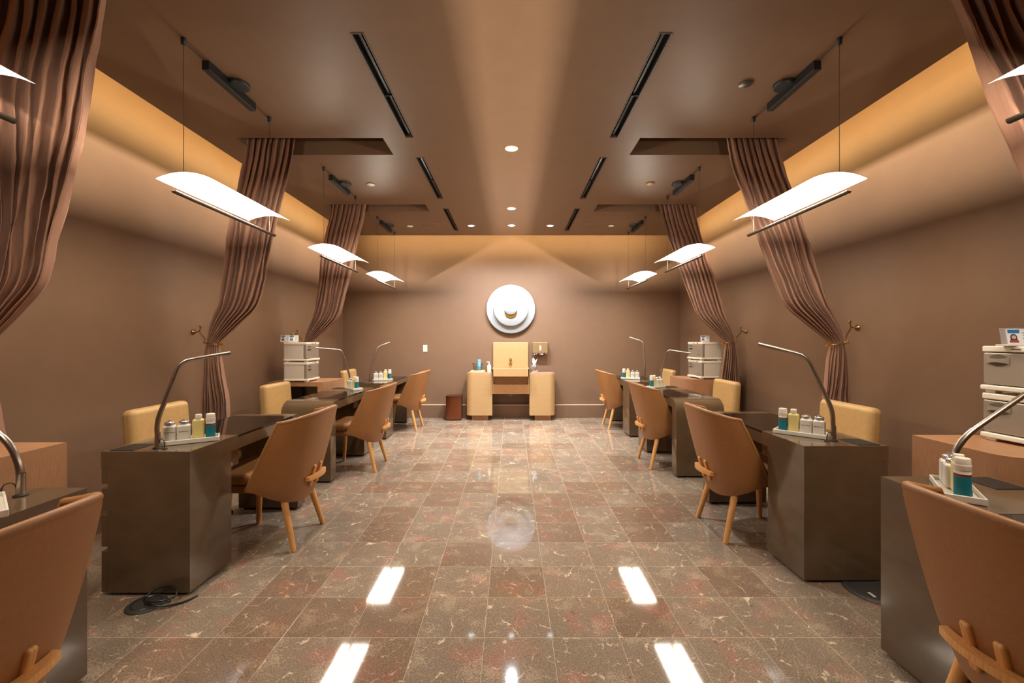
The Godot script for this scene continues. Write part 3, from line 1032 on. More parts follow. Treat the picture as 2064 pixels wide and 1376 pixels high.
func make_chair(lab: String, at: Vector3) -> Node3D:
	var t := thing("client_chair", lab, "chair", at, 0.0, "tan leather client chairs")
	var mb := MB.new()
	mb.sheet(func(u, w): return shell_point(lerpf(-1, 1, u), w), 48, 18, 0.026)
	put(mb, "shell", M.tan_leather, t)
	# piping along the rim and down the wings
	var rim := []
	for i in 9:
		rim.append(shell_point(-1.0, i / 9.0))
	for i in 49:
		rim.append(shell_point(lerpf(-1, 1, i / 48.0), 1.0) + Vector3(0, 0.002, 0))
	for i in 9:
		rim.append(shell_point(1.0, 1.0 - (i + 1) / 9.0))
	mb = MB.new()
	mb.tube(rim, 0.0155, 10)
	put(mb, "piping", M.tan_leather, t)
	mb = MB.new()
	mb.rbox(Vector3(-0.035, 0.462, 0), Vector3(0.50, 0.075, 0.475), 0.034, 3)
	put(mb, "seat", M.tan_leather, t)
	mb = MB.new()
	mb.rbox(Vector3(-0.035, 0.398, 0), Vector3(0.47, 0.055, 0.45), 0.022, 2)
	put(mb, "seat_frame", M.tan_leather, t)
	for sx in [-1.0, 1.0]:
		for sz in [-1.0, 1.0]:
			mb = MB.new()
			var top := Vector3(-0.20 if sx < 0 else 0.135, 0.385, sz * 0.165)
			var foot := Vector3(-0.235 if sx < 0 else 0.235, 0.0, sz * 0.21)
			mb.tube([top, top.lerp(foot, 0.25), top.lerp(foot, 0.985), foot], [0.0175, 0.022, 0.0165, 0.0145], 14)
			put(mb, "leg", M.oak_leg, t)
	# wooden grip bar with two slotted mounts on the back
	for sz in [-1.0, 1.0]:
		mb = MB.new()
		var xf := Transform3D(Basis(Vector3(0, 0, 1), -0.24), Vector3(0.277, 0.435, sz * 0.045))
		mb.rbox(Vector3.ZERO, Vector3(0.022, 0.150, 0.032), 0.010, 2, xf)
		put(mb, "mount", M.oak_leg, t)
	mb = MB.new()
	var bar := PackedVector2Array()
	for i in 17:
		var z := lerpf(-0.125, 0.125, i / 16.0)
		bar.append(Vector2(z, 0.038 - 0.030 * pow(z / 0.125, 2.0)))
	for i in 17:
		var z := lerpf(0.125, -0.125, i / 16.0)
		bar.append(Vector2(z, 0.0 - 0.018 * pow(z / 0.125, 2.0)))
	mb.extrude(bar, Vector3(0.286, 0.420, 0), Vector3(0, 0, 1), Vector3(1, 0, 0), Vector3(0, 0.024, 0))
	put(mb, "grip_bar", M.oak_leg, t)
	return t

func build_chairs() -> void:
	var spots := [[-1, 0, -1.61, 1.13, 0.0], [-1, 1, -1.62, 2.94, 0.0], [-1, 2, -1.62, 4.56, 0.02], [-1, 3, -1.63, 6.53, -0.02], [1, 0, 1.65, 1.236, 0.0], [1, 1, 1.65, 3.05, 0.0], [1, 2, 1.68, 4.68, 0.02], [1, 3, 1.69, 6.63, 0.0]]
	var proto: Node3D = null
	for e in spots:
		var s: int = e[0]
		var lab := "tan leather shell chair with oak legs at the %s desk from vanity, %s" % [nth(e[1]), row_of(s)]
		var at := W(e[2], 0, e[3])
		if proto == null:
			proto = make_chair(lab, at)
		else:
			dup(proto, at, (PI if s > 0 else 0.0) + e[4], lab)

# ------------------------------------------------------------------ technician stools
func make_stool(lab: String, at: Vector3) -> Node3D:
	# local: the back is at -x, the seat looks to +x
	var t := thing("technician_stool", lab, "stool", at, 0.0, "honey coloured technician stools")
	var mb := MB.new()
	mb.rbox(Vector3(0.0, 0.47, 0), Vector3(0.44, 0.09, 0.48), 0.035, 3)
	put(mb, "seat", M.honey_vinyl, t)
	mb = MB.new()
	var fn := func(u: float, w: float) -> Vector3:
		var a: float = u
		return Vector3(0, lerpf(0.46, 0.88, w), lerpf(-0.255, 0.255, a))
	var lean := Transform3D(Basis(Vector3(0, 0, 1), 0.07), Vector3(-0.235, 0.66, 0))
	mb.rbox(Vector3.ZERO, Vector3(0.095, 0.44, 0.51), 0.04, 4, lean)
	put(mb, "backrest", M.honey_vinyl, t)
	mb = MB.new()
	mb.tube([Vector3(0, 0.43, 0), Vector3(0, 0.24, 0), Vector3(0, 0.238, 0), Vector3(0, 0.09, 0)], [0.018, 0.018, 0.028, 0.03], 16)
	put(mb, "gas_column", M.steel, t)
	for i in 5:
		var a := TAU * i / 5.0 + 0.3
		var dirv := Vector3(cos(a), 0, sin(a))
		mb = MB.new()
		mb.tube([dirv * 0.02 + Vector3(0, 0.095, 0), dirv * 0.24 + Vector3(0, 0.068, 0)], [0.02, 0.013], 10)
		put(mb, "base_arm", M.steel, t)
		mb = MB.new()
		var side := Vector3(-sin(a), 0, cos(a))
		mb.tube([dirv * 0.235 + Vector3(0, 0.0275, 0) - side * 0.018, dirv * 0.235 + Vector3(0, 0.0275, 0) + side * 0.018], 0.0275, 16)
		mb.tube([dirv * 0.235 + Vector3(0, 0.03, 0), dirv * 0.235 + Vector3(0, 0.07, 0)], 0.009, 8)
		put(mb, "caster", M.black_plastic, t)
	return t

func build_stools() -> void:
	var spots := [[-1, 1, -2.30, 3.09], [-1, 2, -2.31, 4.65], [-1, 3, -2.31, 6.72], [1, 1, 2.25, 3.18], [1, 2, 2.25, 4.98], [1, 3, 2.245, 6.83]]
	var proto: Node3D = null
	for e in spots:
		var s: int = e[0]
		var lab := "honey vinyl stool with padded back behind the %s desk from vanity, %s" % [nth(e[1]), row_of(s)]
		var at := W(e[2], 0, e[3])
		if proto == null:
			proto = make_stool(lab, at)
		else:
			dup(proto, at, PI if s > 0 else 0.0, lab)

# ------------------------------------------------------------------ desk lamps
func desk_lamp(pts: Array, loop_dir: Vector3, lab: String) -> void:
	var b: Vector3 = pts[0]
	b.y = DTOP + 0.001
	var t := thing("desk_lamp", lab, "desk lamp", b, 0.0, "brushed steel desk lamps")
	var loc := []
	for p in pts:
		loc.append(p - b)
	loc[0] = Vector3(0, 0.004, 0)
	var mb := MB.new()
	mb.lathe([Vector2(0.0, 0.0), Vector2(0.022, 0.0), Vector2(0.022, 0.003), Vector2(0.014, 0.006), Vector2(0.0, 0.006)], 20)
	put(mb, "flange", M.black_metal, t)
	# stem, ribbed gooseneck, straight arm
	var path := round_path(loc, 0.05, 10)
	var y1 := 0.085
	mb = MB.new()
	mb.tube([Vector3(0, 0.004, 0), Vector3(0, y1, 0)], 0.0135, 16)
	put(mb, "stem", M.steel, t)
	# resample the rest finely
	var total := 0.0
	for i in path.size() - 1:
		total += (path[i + 1] - path[i]).length()
	var fine := []
	var acc := 0.0
	var step := 0.004
	var want := y1 - 0.004
	for i in path.size() - 1:
		var a: Vector3 = path[i]
		var c: Vector3 = path[i + 1]
		var l := (c - a).length()
		while want <= acc + l:
			fine.append(a.lerp(c, (want - acc) / maxf(l, 1e-6)))
			want += step
		acc += l
	var head_len := 0.20
	if loc.size() >= 4:
		head_len = minf(0.36, (loc[-1] - loc[-2]).length() - 0.03)
	var cut := maxi(fine.size() - int(head_len / step), 4)
	var rad := []
	var neck := fine.slice(0, cut + 1)
	for i in neck.size():
		rad.append(0.0118 + (0.0009 if i % 2 == 0 else -0.0007))
	mb = MB.new()
	mb.tube(neck, rad, 14)
	put(mb, "gooseneck", M.steel, t)
	var arm := []
	for i in range(cut, fine.size(), 6):
		arm.append(fine[i])
	arm.append(fine[-1])
	mb = MB.new()
	mb.tube(arm, 0.0105, 14)
	put(mb, "light_arm", M.steel, t)
	# cord looping from the stem into a grommet
	var g := loop_dir * 0.055
	mb = MB.new()
	mb.tube(smooth_path([Vector3(0, 0.03, 0) + loop_dir * 0.012, loop_dir * 0.022 + Vector3(0, 0.050, 0), loop_dir * 0.046 + Vector3(0, 0.045, 0), g + Vector3(0, 0.004, 0)], 8), 0.0022, 8)
	put(mb, "cord", M.black_plastic, t)
	mb = MB.new()
	mb.lathe([Vector2(0.0, 0.0), Vector2(0.013, 0.0), Vector2(0.012, 0.003), Vector2(0.0, 0.0035)], 16, Transform3D(Basis(), g))
	put(mb, "grommet", M.black_plastic, t)

func build_lamps() -> void:
	desk_lamp([at_px(318, 903, 2.33), at_px(316, 850, 2.33), at_px(364, 727, 2.40), at_px(466, 711, 2.52)], Vector3(0.9, 0, 0.3).normalized(), "steel gooseneck lamp on the third desk from vanity, waste bin side")
	desk_lamp([at_px(1680, 889, 2.50), at_px(1678, 826, 2.50), at_px(1624, 716, 2.56), at_px(1527, 693, 2.66)], Vector3(-0.9, 0, 0.3).normalized(), "steel gooseneck lamp on the third desk from vanity, towel dispenser side")
	desk_lamp([at_px(705, 781, 5.25), at_px(705, 757, 5.25), at_px(688, 705, 5.18), at_px(636, 701, 5.05)], Vector3(0.6, 0, -0.5).normalized(), "steel gooseneck lamp turned to the wall, second desk, waste bin side")
	desk_lamp([at_px(746, 768, 6.08), at_px(746, 750, 6.08), at_px(761, 699, 6.14), at_px(786, 690, 6.22)], Vector3(0.9, 0, 0.2).normalized(), "steel gooseneck lamp on the first desk from vanity, waste bin side")
	desk_lamp([at_px(1299.5, 765, 6.33), at_px(1300, 745, 6.33), at_px(1296, 688, 6.38), at_px(1269, 680, 6.45)], Vector3(-0.9, 0, 0.2).normalized(), "steel gooseneck lamp on the first desk from vanity, towel dispenser side")
	desk_lamp([at_px(1332, 777, 5.41), at_px(1332, 752, 5.41), at_px(1346, 705, 5.30), at_px(1393, 712, 5.20)], Vector3(-0.6, 0, -0.5).normalized(), "steel gooseneck lamp turned to the wall, second desk, towel dispenser side")
	desk_lamp([at_px(1921, 966, 1.80), at_px(1920, 915, 1.80), at_px(1948, 876, 1.80), at_px(2090, 778, 1.80)], Vector3(-0.9, 0, 0.1).normalized(), "steel gooseneck lamp on the fourth desk from vanity, towel dispenser side")
	desk_lamp([at_px(42, 998, 1.62), at_px(41, 940, 1.62), at_px(20, 893, 1.62), at_px(-90, 800, 1.62)], Vector3(-0.8, 0, 0.4).normalized(), "steel gooseneck lamp on the fourth desk from vanity, waste bin side")

# ------------------------------------------------------------------ trays and bottles
func make_tray(lab: String, at: Vector3, turn: float) -> Node3D:
	var t := thing("tray", lab, "tray", at, turn, "white ceramic trays")
	var mb := MB.new()
	mb.rbox(Vector3(0, 0.004, 0), Vector3(0.275, 0.008, 0.112), 0.003)
	put(mb, "tray_floor", M.ceramic, t)
	mb = MB.new()
	for q in [-1.0, 1.0]:
		mb.rbox(Vector3(0, 0.014, q * 0.053), Vector3(0.275, 0.022, 0.007), 0.003)
		mb.rbox(Vector3(q * 0.134, 0.014, 0), Vector3(0.007, 0.022, 0.112), 0.003)
	put(mb, "tray_rim", M.ceramic, t)
	return t

func make_frosted() -> Node3D:
	var t := thing("pump_bottle", "", "bottle", Vector3.ZERO, 0.0, "frosted pump bottles on the trays")
	var mb := MB.new()
	mb.rbox(Vector3(0, 0.048, 0), Vector3(0.060, 0.096, 0.060), 0.012, 3)
	mb.lathe([Vector2(0.022, 0.094), Vector2(0.020, 0.106), Vector2(0.0, 0.106)], 18)
	put(mb, "bottle_body", M.frosted, t)
	mb = MB.new()
	mb.lathe([Vector2(0.0235, 0.099), Vector2(0.0245, 0.101), Vector2(0.0245, 0.112), Vector2(0.022, 0.115), Vector2(0.018, 0.116), Vector2(0.010, 0.118), Vector2(0.009, 0.123), Vector2(0.0, 0.124)], 24)
	put(mb, "steel_cap", M.chrome, t)
	mb = MB.new()
	for e in [[-0.016, 0.011], [-0.003, 0.010], [0.009, 0.009], [0.019, 0.006]]:
		mb.rbox(Vector3(e[0], 0.058, 0.0302), Vector3(e[1] * 0.85, 0.0042, 0.0006), 0.0001)
	put(mb, "lettering", M.ink, t)
	return t

func make_cream() -> Node3D:
	var t := thing("lotion_bottle", "", "bottle", Vector3.ZERO, 0.0, "cream lotion bottles on the trays")
	var mb := MB.new()
	mb.rbox(Vector3(0, 0.060, 0), Vector3(0.058, 0.120, 0.038), 0.013, 3)
	put(mb, "bottle_body", M.cream_bottle, t)
	mb = MB.new()
	mb.lathe([Vector2(0.0155, 0.118), Vector2(0.0165, 0.121), Vector2(0.0165, 0.143), Vector2(0.0150, 0.146), Vector2(0.0, 0.146)], 22)
	put(mb, "cap", M.white_plastic, t)
	return t

func make_teal() -> Node3D:
	var t := thing("spray_can", "", "bottle", Vector3.ZERO, 0.0, "teal labelled spray cans on the trays")
	var mb := MB.new()
	mb.lathe([Vector2(0.0, 0.0), Vector2(0.0220, 0.0), Vector2(0.0235, 0.002), Vector2(0.0235, 0.099), Vector2(0.0225, 0.101), Vector2(0.0, 0.101)], 28)
	put(mb, "can_body", M.white_plastic, t)
	mb = MB.new()
	mb.lathe([Vector2(0.0238, 0.005), Vector2(0.0239, 0.006), Vector2(0.0239, 0.079), Vector2(0.0238, 0.080)], 28)
	put(mb, "label_wrap", M.teal_label, t)
	mb = MB.new()
	mb.lathe([Vector2(0.0238, 0.0805), Vector2(0.0240, 0.081), Vector2(0.0240, 0.088), Vector2(0.0238, 0.0885)], 28)
	put(mb, "label_band", M.red_label, t)
	mb = MB.new()
	mb.lathe([Vector2(0.0240, 0.101), Vector2(0.0245, 0.103), Vector2(0.0245, 0.121), Vector2(0.0225, 0.122), Vector2(0.0225, 0.142), Vector2(0.0210, 0.145), Vector2(0.0, 0.145)], 28)
	put(mb, "cap", M.white_plastic, t)
	# bar code panel on the back of the wrap
	mb = MB.new()
	mb.rbox(Vector3(-0.006, 0.020, 0.0236), Vector3(0.012, 0.020, 0.0014), 0.0003)
	put(mb, "code_panel", M.paper, t)
	mb = MB.new()
	for i in 5:
		mb.rbox(Vector3(-0.006, 0.0135 + i * 0.0032, 0.0244), Vector3(0.009, 0.0013, 0.0003), 0.0)
	put(mb, "bar_code", M.ink, t)
	return t

func build_trays() -> void:
	# centre x, depth, axis from the frosted end to the teal end, bottles
	var spots := [
		[-1, 1, -1.852, 2.478, Vector2(0.85, 0.523), "ffct"], [1, 1, 1.787, 2.654, Vector2(-0.711, 0.703), "ffct"],
		[-1, 2, -1.872, 5.080, Vector2(0.68, -0.74), "ffct"], [1, 2, 1.767, 5.255, Vector2(-0.755, -0.655), "ffct"],
		[-1, 3, -1.86, 6.20, Vector2(0.96, 0.28), "ffct"], [1, 3, 1.775, 6.398, Vector2(-0.95, 0.3), "ffct"],
		[1, 0, 1.715, 1.655, Vector2(-0.59, -0.807), "ffct"], [-1, 0, -1.815, 1.470, Vector2(0.78, -0.62), ""]]
	var tray0: Node3D = null
	var fr: Node3D = null
	var cr: Node3D = null
	var te: Node3D = null
	for e in spots:
		var s: int = e[0]
		var ax: Vector2 = e[4].normalized()
		var where := "%s desk from vanity, %s" % [nth(e[1]), row_of(s)]
		# node turned so that its local x runs along the axis
		var turn := atan2(ax.y, ax.x)
		var at := W(e[2], DTOP + 0.0012, e[3])
		var lab := "white ceramic tray on the " + where
		if tray0 == null:
			tray0 = make_tray(lab, at, turn)
		else:
			dup(tray0, at, turn, lab)
		var offs := [-0.096, -0.031, 0.036, 0.094]
		var kinds: String = e[5]
		for i in kinds.length():
			var p := at + Vector3(ax.x * offs[i], 0.0085, -ax.y * offs[i])
			var face := turn
			# labels look towards the aisle mouth
			if cos(face) < 0.0:
				face += PI
			match kinds[i]:
				"f":
					lab = ("frosted pump bottle at tray end, " if i == 0 else "frosted pump bottle beside cream bottle, ") + where
					if fr == null:
						fr = make_frosted()
						place(fr, p, face, lab)
					else:
						dup(fr, p, face, lab)
				"c":
					lab = "cream lotion bottle with white cap, " + where
					if cr == null:
						cr = make_cream()
						place(cr, p, face, lab)
					else:
						dup(cr, p, face, lab)
				"t":
					lab = "teal labelled spray can, white cap, " + where
					if te == null:
						te = make_teal()
						place(te, p, face + 2.5, lab)
					else:
						dup(te, p, face + (0.2 if e[1] == 0 else 2.5), lab)

func place(o: Node3D, at: Vector3, turn: float, lab: String) -> void:
	o.position = at
	o.rotation.y = turn
	o.set_meta("label", lab)

# ------------------------------------------------------------------ credenzas and towel warmers
func credenza(s: int, xa: float, da: float, db: float, niche: bool, lab: String) -> void:
	# xa is the aisle face, da the near end, db the far end
	var t := thing("credenza", lab, "cabinet", W(s * (xa + WALLX) * 0.5, 0, (da + db) * 0.5), 0.0, "wooden side cabinets")
	var o := t.position
	var r := 0.10
	var outline := func(grow: float) -> PackedVector2Array:
		var p := PackedVector2Array()
		var x0 := xa - grow
		var x1 := WALLX - 0.064
		var d0 := da - grow
		for i in 10:
			var a := PI * 0.5 * i / 9.0
			p.append(Vector2(s * (x0 + r - r * sin(a)), d0 + r - r * cos(a)))
		p.append(Vector2(s * x0, db))
		p.append(Vector2(s * x1, db))
		p.append(Vector2(s * x1, d0))
		return p
	var body: PackedVector2Array = outline.call(0.0)
	var mb := MB.new()
	if niche:
		mb.extrude(body, Vector3(0, 0.06, 0) - o, Vector3(1, 0, 0), Vector3(0, 0, -1), Vector3(0, 0.30, 0))
		# carcass above with an open front towards the stool
		mb.box(W(s * xa, 0.36, da + 0.10) - o, W(s * (xa + 0.10), 0.80, db) - o, 0.002)
		mb.box(W(s * (xa + 0.10), 0.36, db - 0.12) - o, W(s * (WALLX - 0.064), 0.80, db) - o, 0.002)
		var cr := PackedVector2Array()
		for i in 10:
			var a := PI * 0.5 * i / 9.0
			cr.append(Vector2(s * (xa + r - r * sin(a)), da + r - r * cos(a)))
		cr.append(Vector2(s * (xa + 0.10), da + 0.10))
		mb.extrude(cr, Vector3(0, 0.36, 0) - o, Vector3(1, 0, 0), Vector3(0, 0, -1), Vector3(0, 0.44, 0))
	else:
		mb.extrude(body, Vector3(0, 0.06, 0) - o, Vector3(1, 0, 0), Vector3(0, 0, -1), Vector3(0, 0.74, 0))
	put(mb, "carcass", M.credenza_wood, t)
	if niche:
		mb = MB.new()
		mb.box(W(s * (xa + 0.102), 0.362, da + 0.06) - o, W(s * (WALLX - 0.07), 0.797, da + 0.08) - o, 0.001)
		put(mb, "glass_front", M.dark_glass, t)
	mb = MB.new()
	mb.extrude(body, Vector3(0, 0.80, 0) - o, Vector3(1, 0, 0), Vector3(0, 0, -1), Vector3(0, 0.05, 0))
	put(mb, "top", M.credenza_top, t)
	mb = MB.new()
	mb.box(W(s * (xa + 0.05), 0.0, da + 0.05) - o, W(s * (WALLX - 0.07), 0.06, db - 0.03) - o, 0.001)
	put(mb, "plinth", M.black_gap, t)

func make_warmer(lab: String, at: Vector3, turn: float) -> Node3D:
	# door towards +x
	var t := thing("towel_warmer", lab, "towel warmer", at, turn, "stacked towel warmers")
	var mb := MB.new()
	mb.rbox(Vector3(-0.02, 0.127, 0), Vector3(0.235, 0.200, 0.325), 0.010, 2)
	put(mb, "body", M.warmer_body, t)
	mb = MB.new()
	mb.rbox(Vector3(0.0, 0.218, 0), Vector3(0.268, 0.030, 0.335), 0.006, 2)
	put(mb, "top_panel", M.warmer_trim, t)
	mb = MB.new()
	mb.rbox(Vector3(0.115, 0.121, 0), Vector3(0.035, 0.158, 0.328), 0.008, 2)
	var door := put(mb, "door", M.warmer_door, t)
	mb = MB.new()
	for q in [1.0, -1.0]:
		var poly := PackedVector2Array()
		for i in 13:
			var a := lerpf(-1, 1, i / 12.0)
			poly.append(Vector2(a * 0.046, 0.018 * (1.0 - a * a)))
		for i in range(1, 12):
			var a := lerpf(1, -1, i / 12.0)
			poly.append(Vector2(a * 0.046, -0.006 * (1.0 - a * a)))
		mb.extrude(poly, Vector3(0.1322, 0.162 + q * 0.012, 0.095), Vector3(0, 0, 1), Vector3(0, q, 0), Vector3(0.001, 0, 0))
	put(mb, "grip_recess", M.warmer_recess, door)
	mb = MB.new()
	mb.sheet(func(u, w): return Vector3(0.1335 + 0.010 * (1.0 - pow(2.0 * u - 1.0, 2.0)), 0.162 + lerpf(-0.016, 0.016, w) * (0.55 + 0.45 * pow(2.0 * u - 1.0, 2.0)), 0.095 + lerpf(-0.048, 0.048, u)), 14, 3, 0.003)
	put(mb, "handle", M.warmer_door, door)
	mb = MB.new()
	mb.rbox(Vector3(0.1338, 0.070, -0.075), Vector3(0.001, 0.012, 0.010), 0.0003)
	mb.rbox(Vector3(0.1338, 0.069, -0.100), Vector3(0.001, 0.006, 0.030), 0.0003)
	put(mb, "badge", M.warmer_recess, door)
	mb = MB.new()
	mb.rbox(Vector3(0.005, 0.026, 0), Vector3(0.280, 0.024, 0.335), 0.006, 2)
	put(mb, "base_panel", M.warmer_trim, t)
	mb = MB.new()
	mb.rbox(Vector3(0.1345, 0.218, -0.06), Vector3(0.001, 0.012, 0.026), 0.0003)
	put(mb, "switch", M.ink, t)
	mb = MB.new()
	mb.rbox(Vector3(0.1345, 0.218, 0.02), Vector3(0.001, 0.005, 0.040), 0.0003)
	put(mb, "lettering", M.warmer_recess, t)
	for sx in [-0.10, 0.115]:
		for sz in [-0.13, 0.13]:
			mb = MB.new()
			mb.rbox(Vector3(sx, 0.007, sz), Vector3(0.035, 0.0142, 0.045), 0.003)
			put(mb, "foot", M.warmer_trim, t)
	return t

func card(at: Vector3, turn: float, holder: bool, lab: String) -> void:
	# faces +z before turning
	var t := thing("card_stand", lab, "card", at, turn, "appointment cards on the towel warmers")
	var mb := MB.new()
	var lean := Transform3D(Basis(Vector3(1, 0, 0), -0.16), Vector3(0, 0.003, 0))
	mb.rbox(Vector3(0, 0.040, 0), Vector3(0.105, 0.078, 0.0012), 0.0004, 1, lean)
	put(mb, "card_face", M.paper, t)
	mb = MB.new()
	mb.rbox(Vector3(-0.022, 0.067, 0.0011), Vector3(0.050, 0.017, 0.0006), 0.0, 1, lean)
	put(mb, "printed_header", M.blue_print, t)
	mb = MB.new()
	var xf := lean * Transform3D(Basis(Vector3(1, 0, 0), PI * 0.5), Vector3(-0.024, 0.041, 0.0006))
	mb.lathe([Vector2(0.0145, 0.0), Vector2(0.0145, 0.0005), Vector2(0.0, 0.0005)], 18, xf)
	mb.rbox(Vector3(-0.024, 0.029, 0.0009), Vector3(0.029, 0.022, 0.0005), 0.0, 1, lean)
	put(mb, "printed_hair", M.hair_print, t)
	mb = MB.new()
	mb.lathe([Vector2(0.0095, 0.0), Vector2(0.0095, 0.0012), Vector2(0.0, 0.0012)], 16, lean * Transform3D(Basis(Vector3(1, 0, 0), PI * 0.5), Vector3(-0.024, 0.039, 0.0006)))
	put(mb, "printed_face", M.skin_print, t)
	mb = MB.new()
	mb.rbox(Vector3(-0.024, 0.019, 0.0012), Vector3(0.038, 0.012, 0.0006), 0.0, 1, lean)
	put(mb, "printed_blouse", M.rose_print, t)
	mb = MB.new()
	for i in 4:
		mb.rbox(Vector3(0.028, 0.060 - i * 0.013, 0.0010), Vector3(0.030 - 0.006 * (i % 2), 0.0030, 0.0005), 0.0, 1, lean)
	put(mb, "printed_lines", M.warmer_recess, t)
	if holder:
		mb = MB.new()
		mb.rbox(Vector3(-0.006, 0.0035, 0), Vector3(0.150, 0.007, 0.060), 0.002)
		put(mb, "holder_base", M.ceramic, t)
		mb = MB.new()
		mb.rbox(Vector3(-0.008, 0.044, -0.004), Vector3(0.136, 0.082, 0.002), 0.0005, 1, lean)
		put(mb, "clear_back", M.acrylic, t)

func build_credenzas() -> void:
	credenza(-1, 2.175, 5.03, 5.57, true, "wooden side cabinet with glass front under towel warmers, waste bin side")
	credenza(1, 2.19, 5.38, 5.93, false, "wooden side cabinet under towel warmers beside the draped curtain, towel dispenser side")
	credenza(-1, 2.165, 1.54, 2.09, false, "bare topped wooden side cabinet, waste bin side")
	credenza(1, 2.10, 1.80, 2.25, false, "wooden side cabinet under the big towel warmers with clear card holder")
	var w0 := make_warmer("lower towel warmer of the stack on the cabinet, waste bin side", W(-2.53, 0.85, 5.18), 0.03)
	dup(w0, W(-2.53, 1.085, 5.18), 0.0, "upper towel warmer of the stack on the cabinet, waste bin side")
	dup(w0, W(2.50, 0.85, 5.56), PI + 0.10, "lower towel warmer of the stack behind the curtain, towel dispenser side")
	dup(w0, W(2.50, 1.085, 5.56), PI + 0.14, "upper towel warmer of the stack behind the curtain, towel dispenser side")
	dup(w0, W(2.52, 0.85, 2.01), PI + 0.06, "lower towel warmer under the clear card holder stack")
	dup(w0, W(2.52, 1.085, 2.01), PI, "upper towel warmer carrying the clear card holder")
	card(W(-2.60, 1.319, 5.12), 0.25, false, "white card with blue header standing on the upper towel warmer, waste bin side")
	card(W(-2.70, 1.319, 5.11), 0.0, false, "white card lying back beside another card, waste bin side towel warmer")
	card(W(2.49, 1.319, 5.52), -0.35, false, "white card with blue header on the warmers behind the curtain")
	card(W(2.432, 1.319, 2.05), -0.12, true, "white portrait card with blue header in a clear holder")

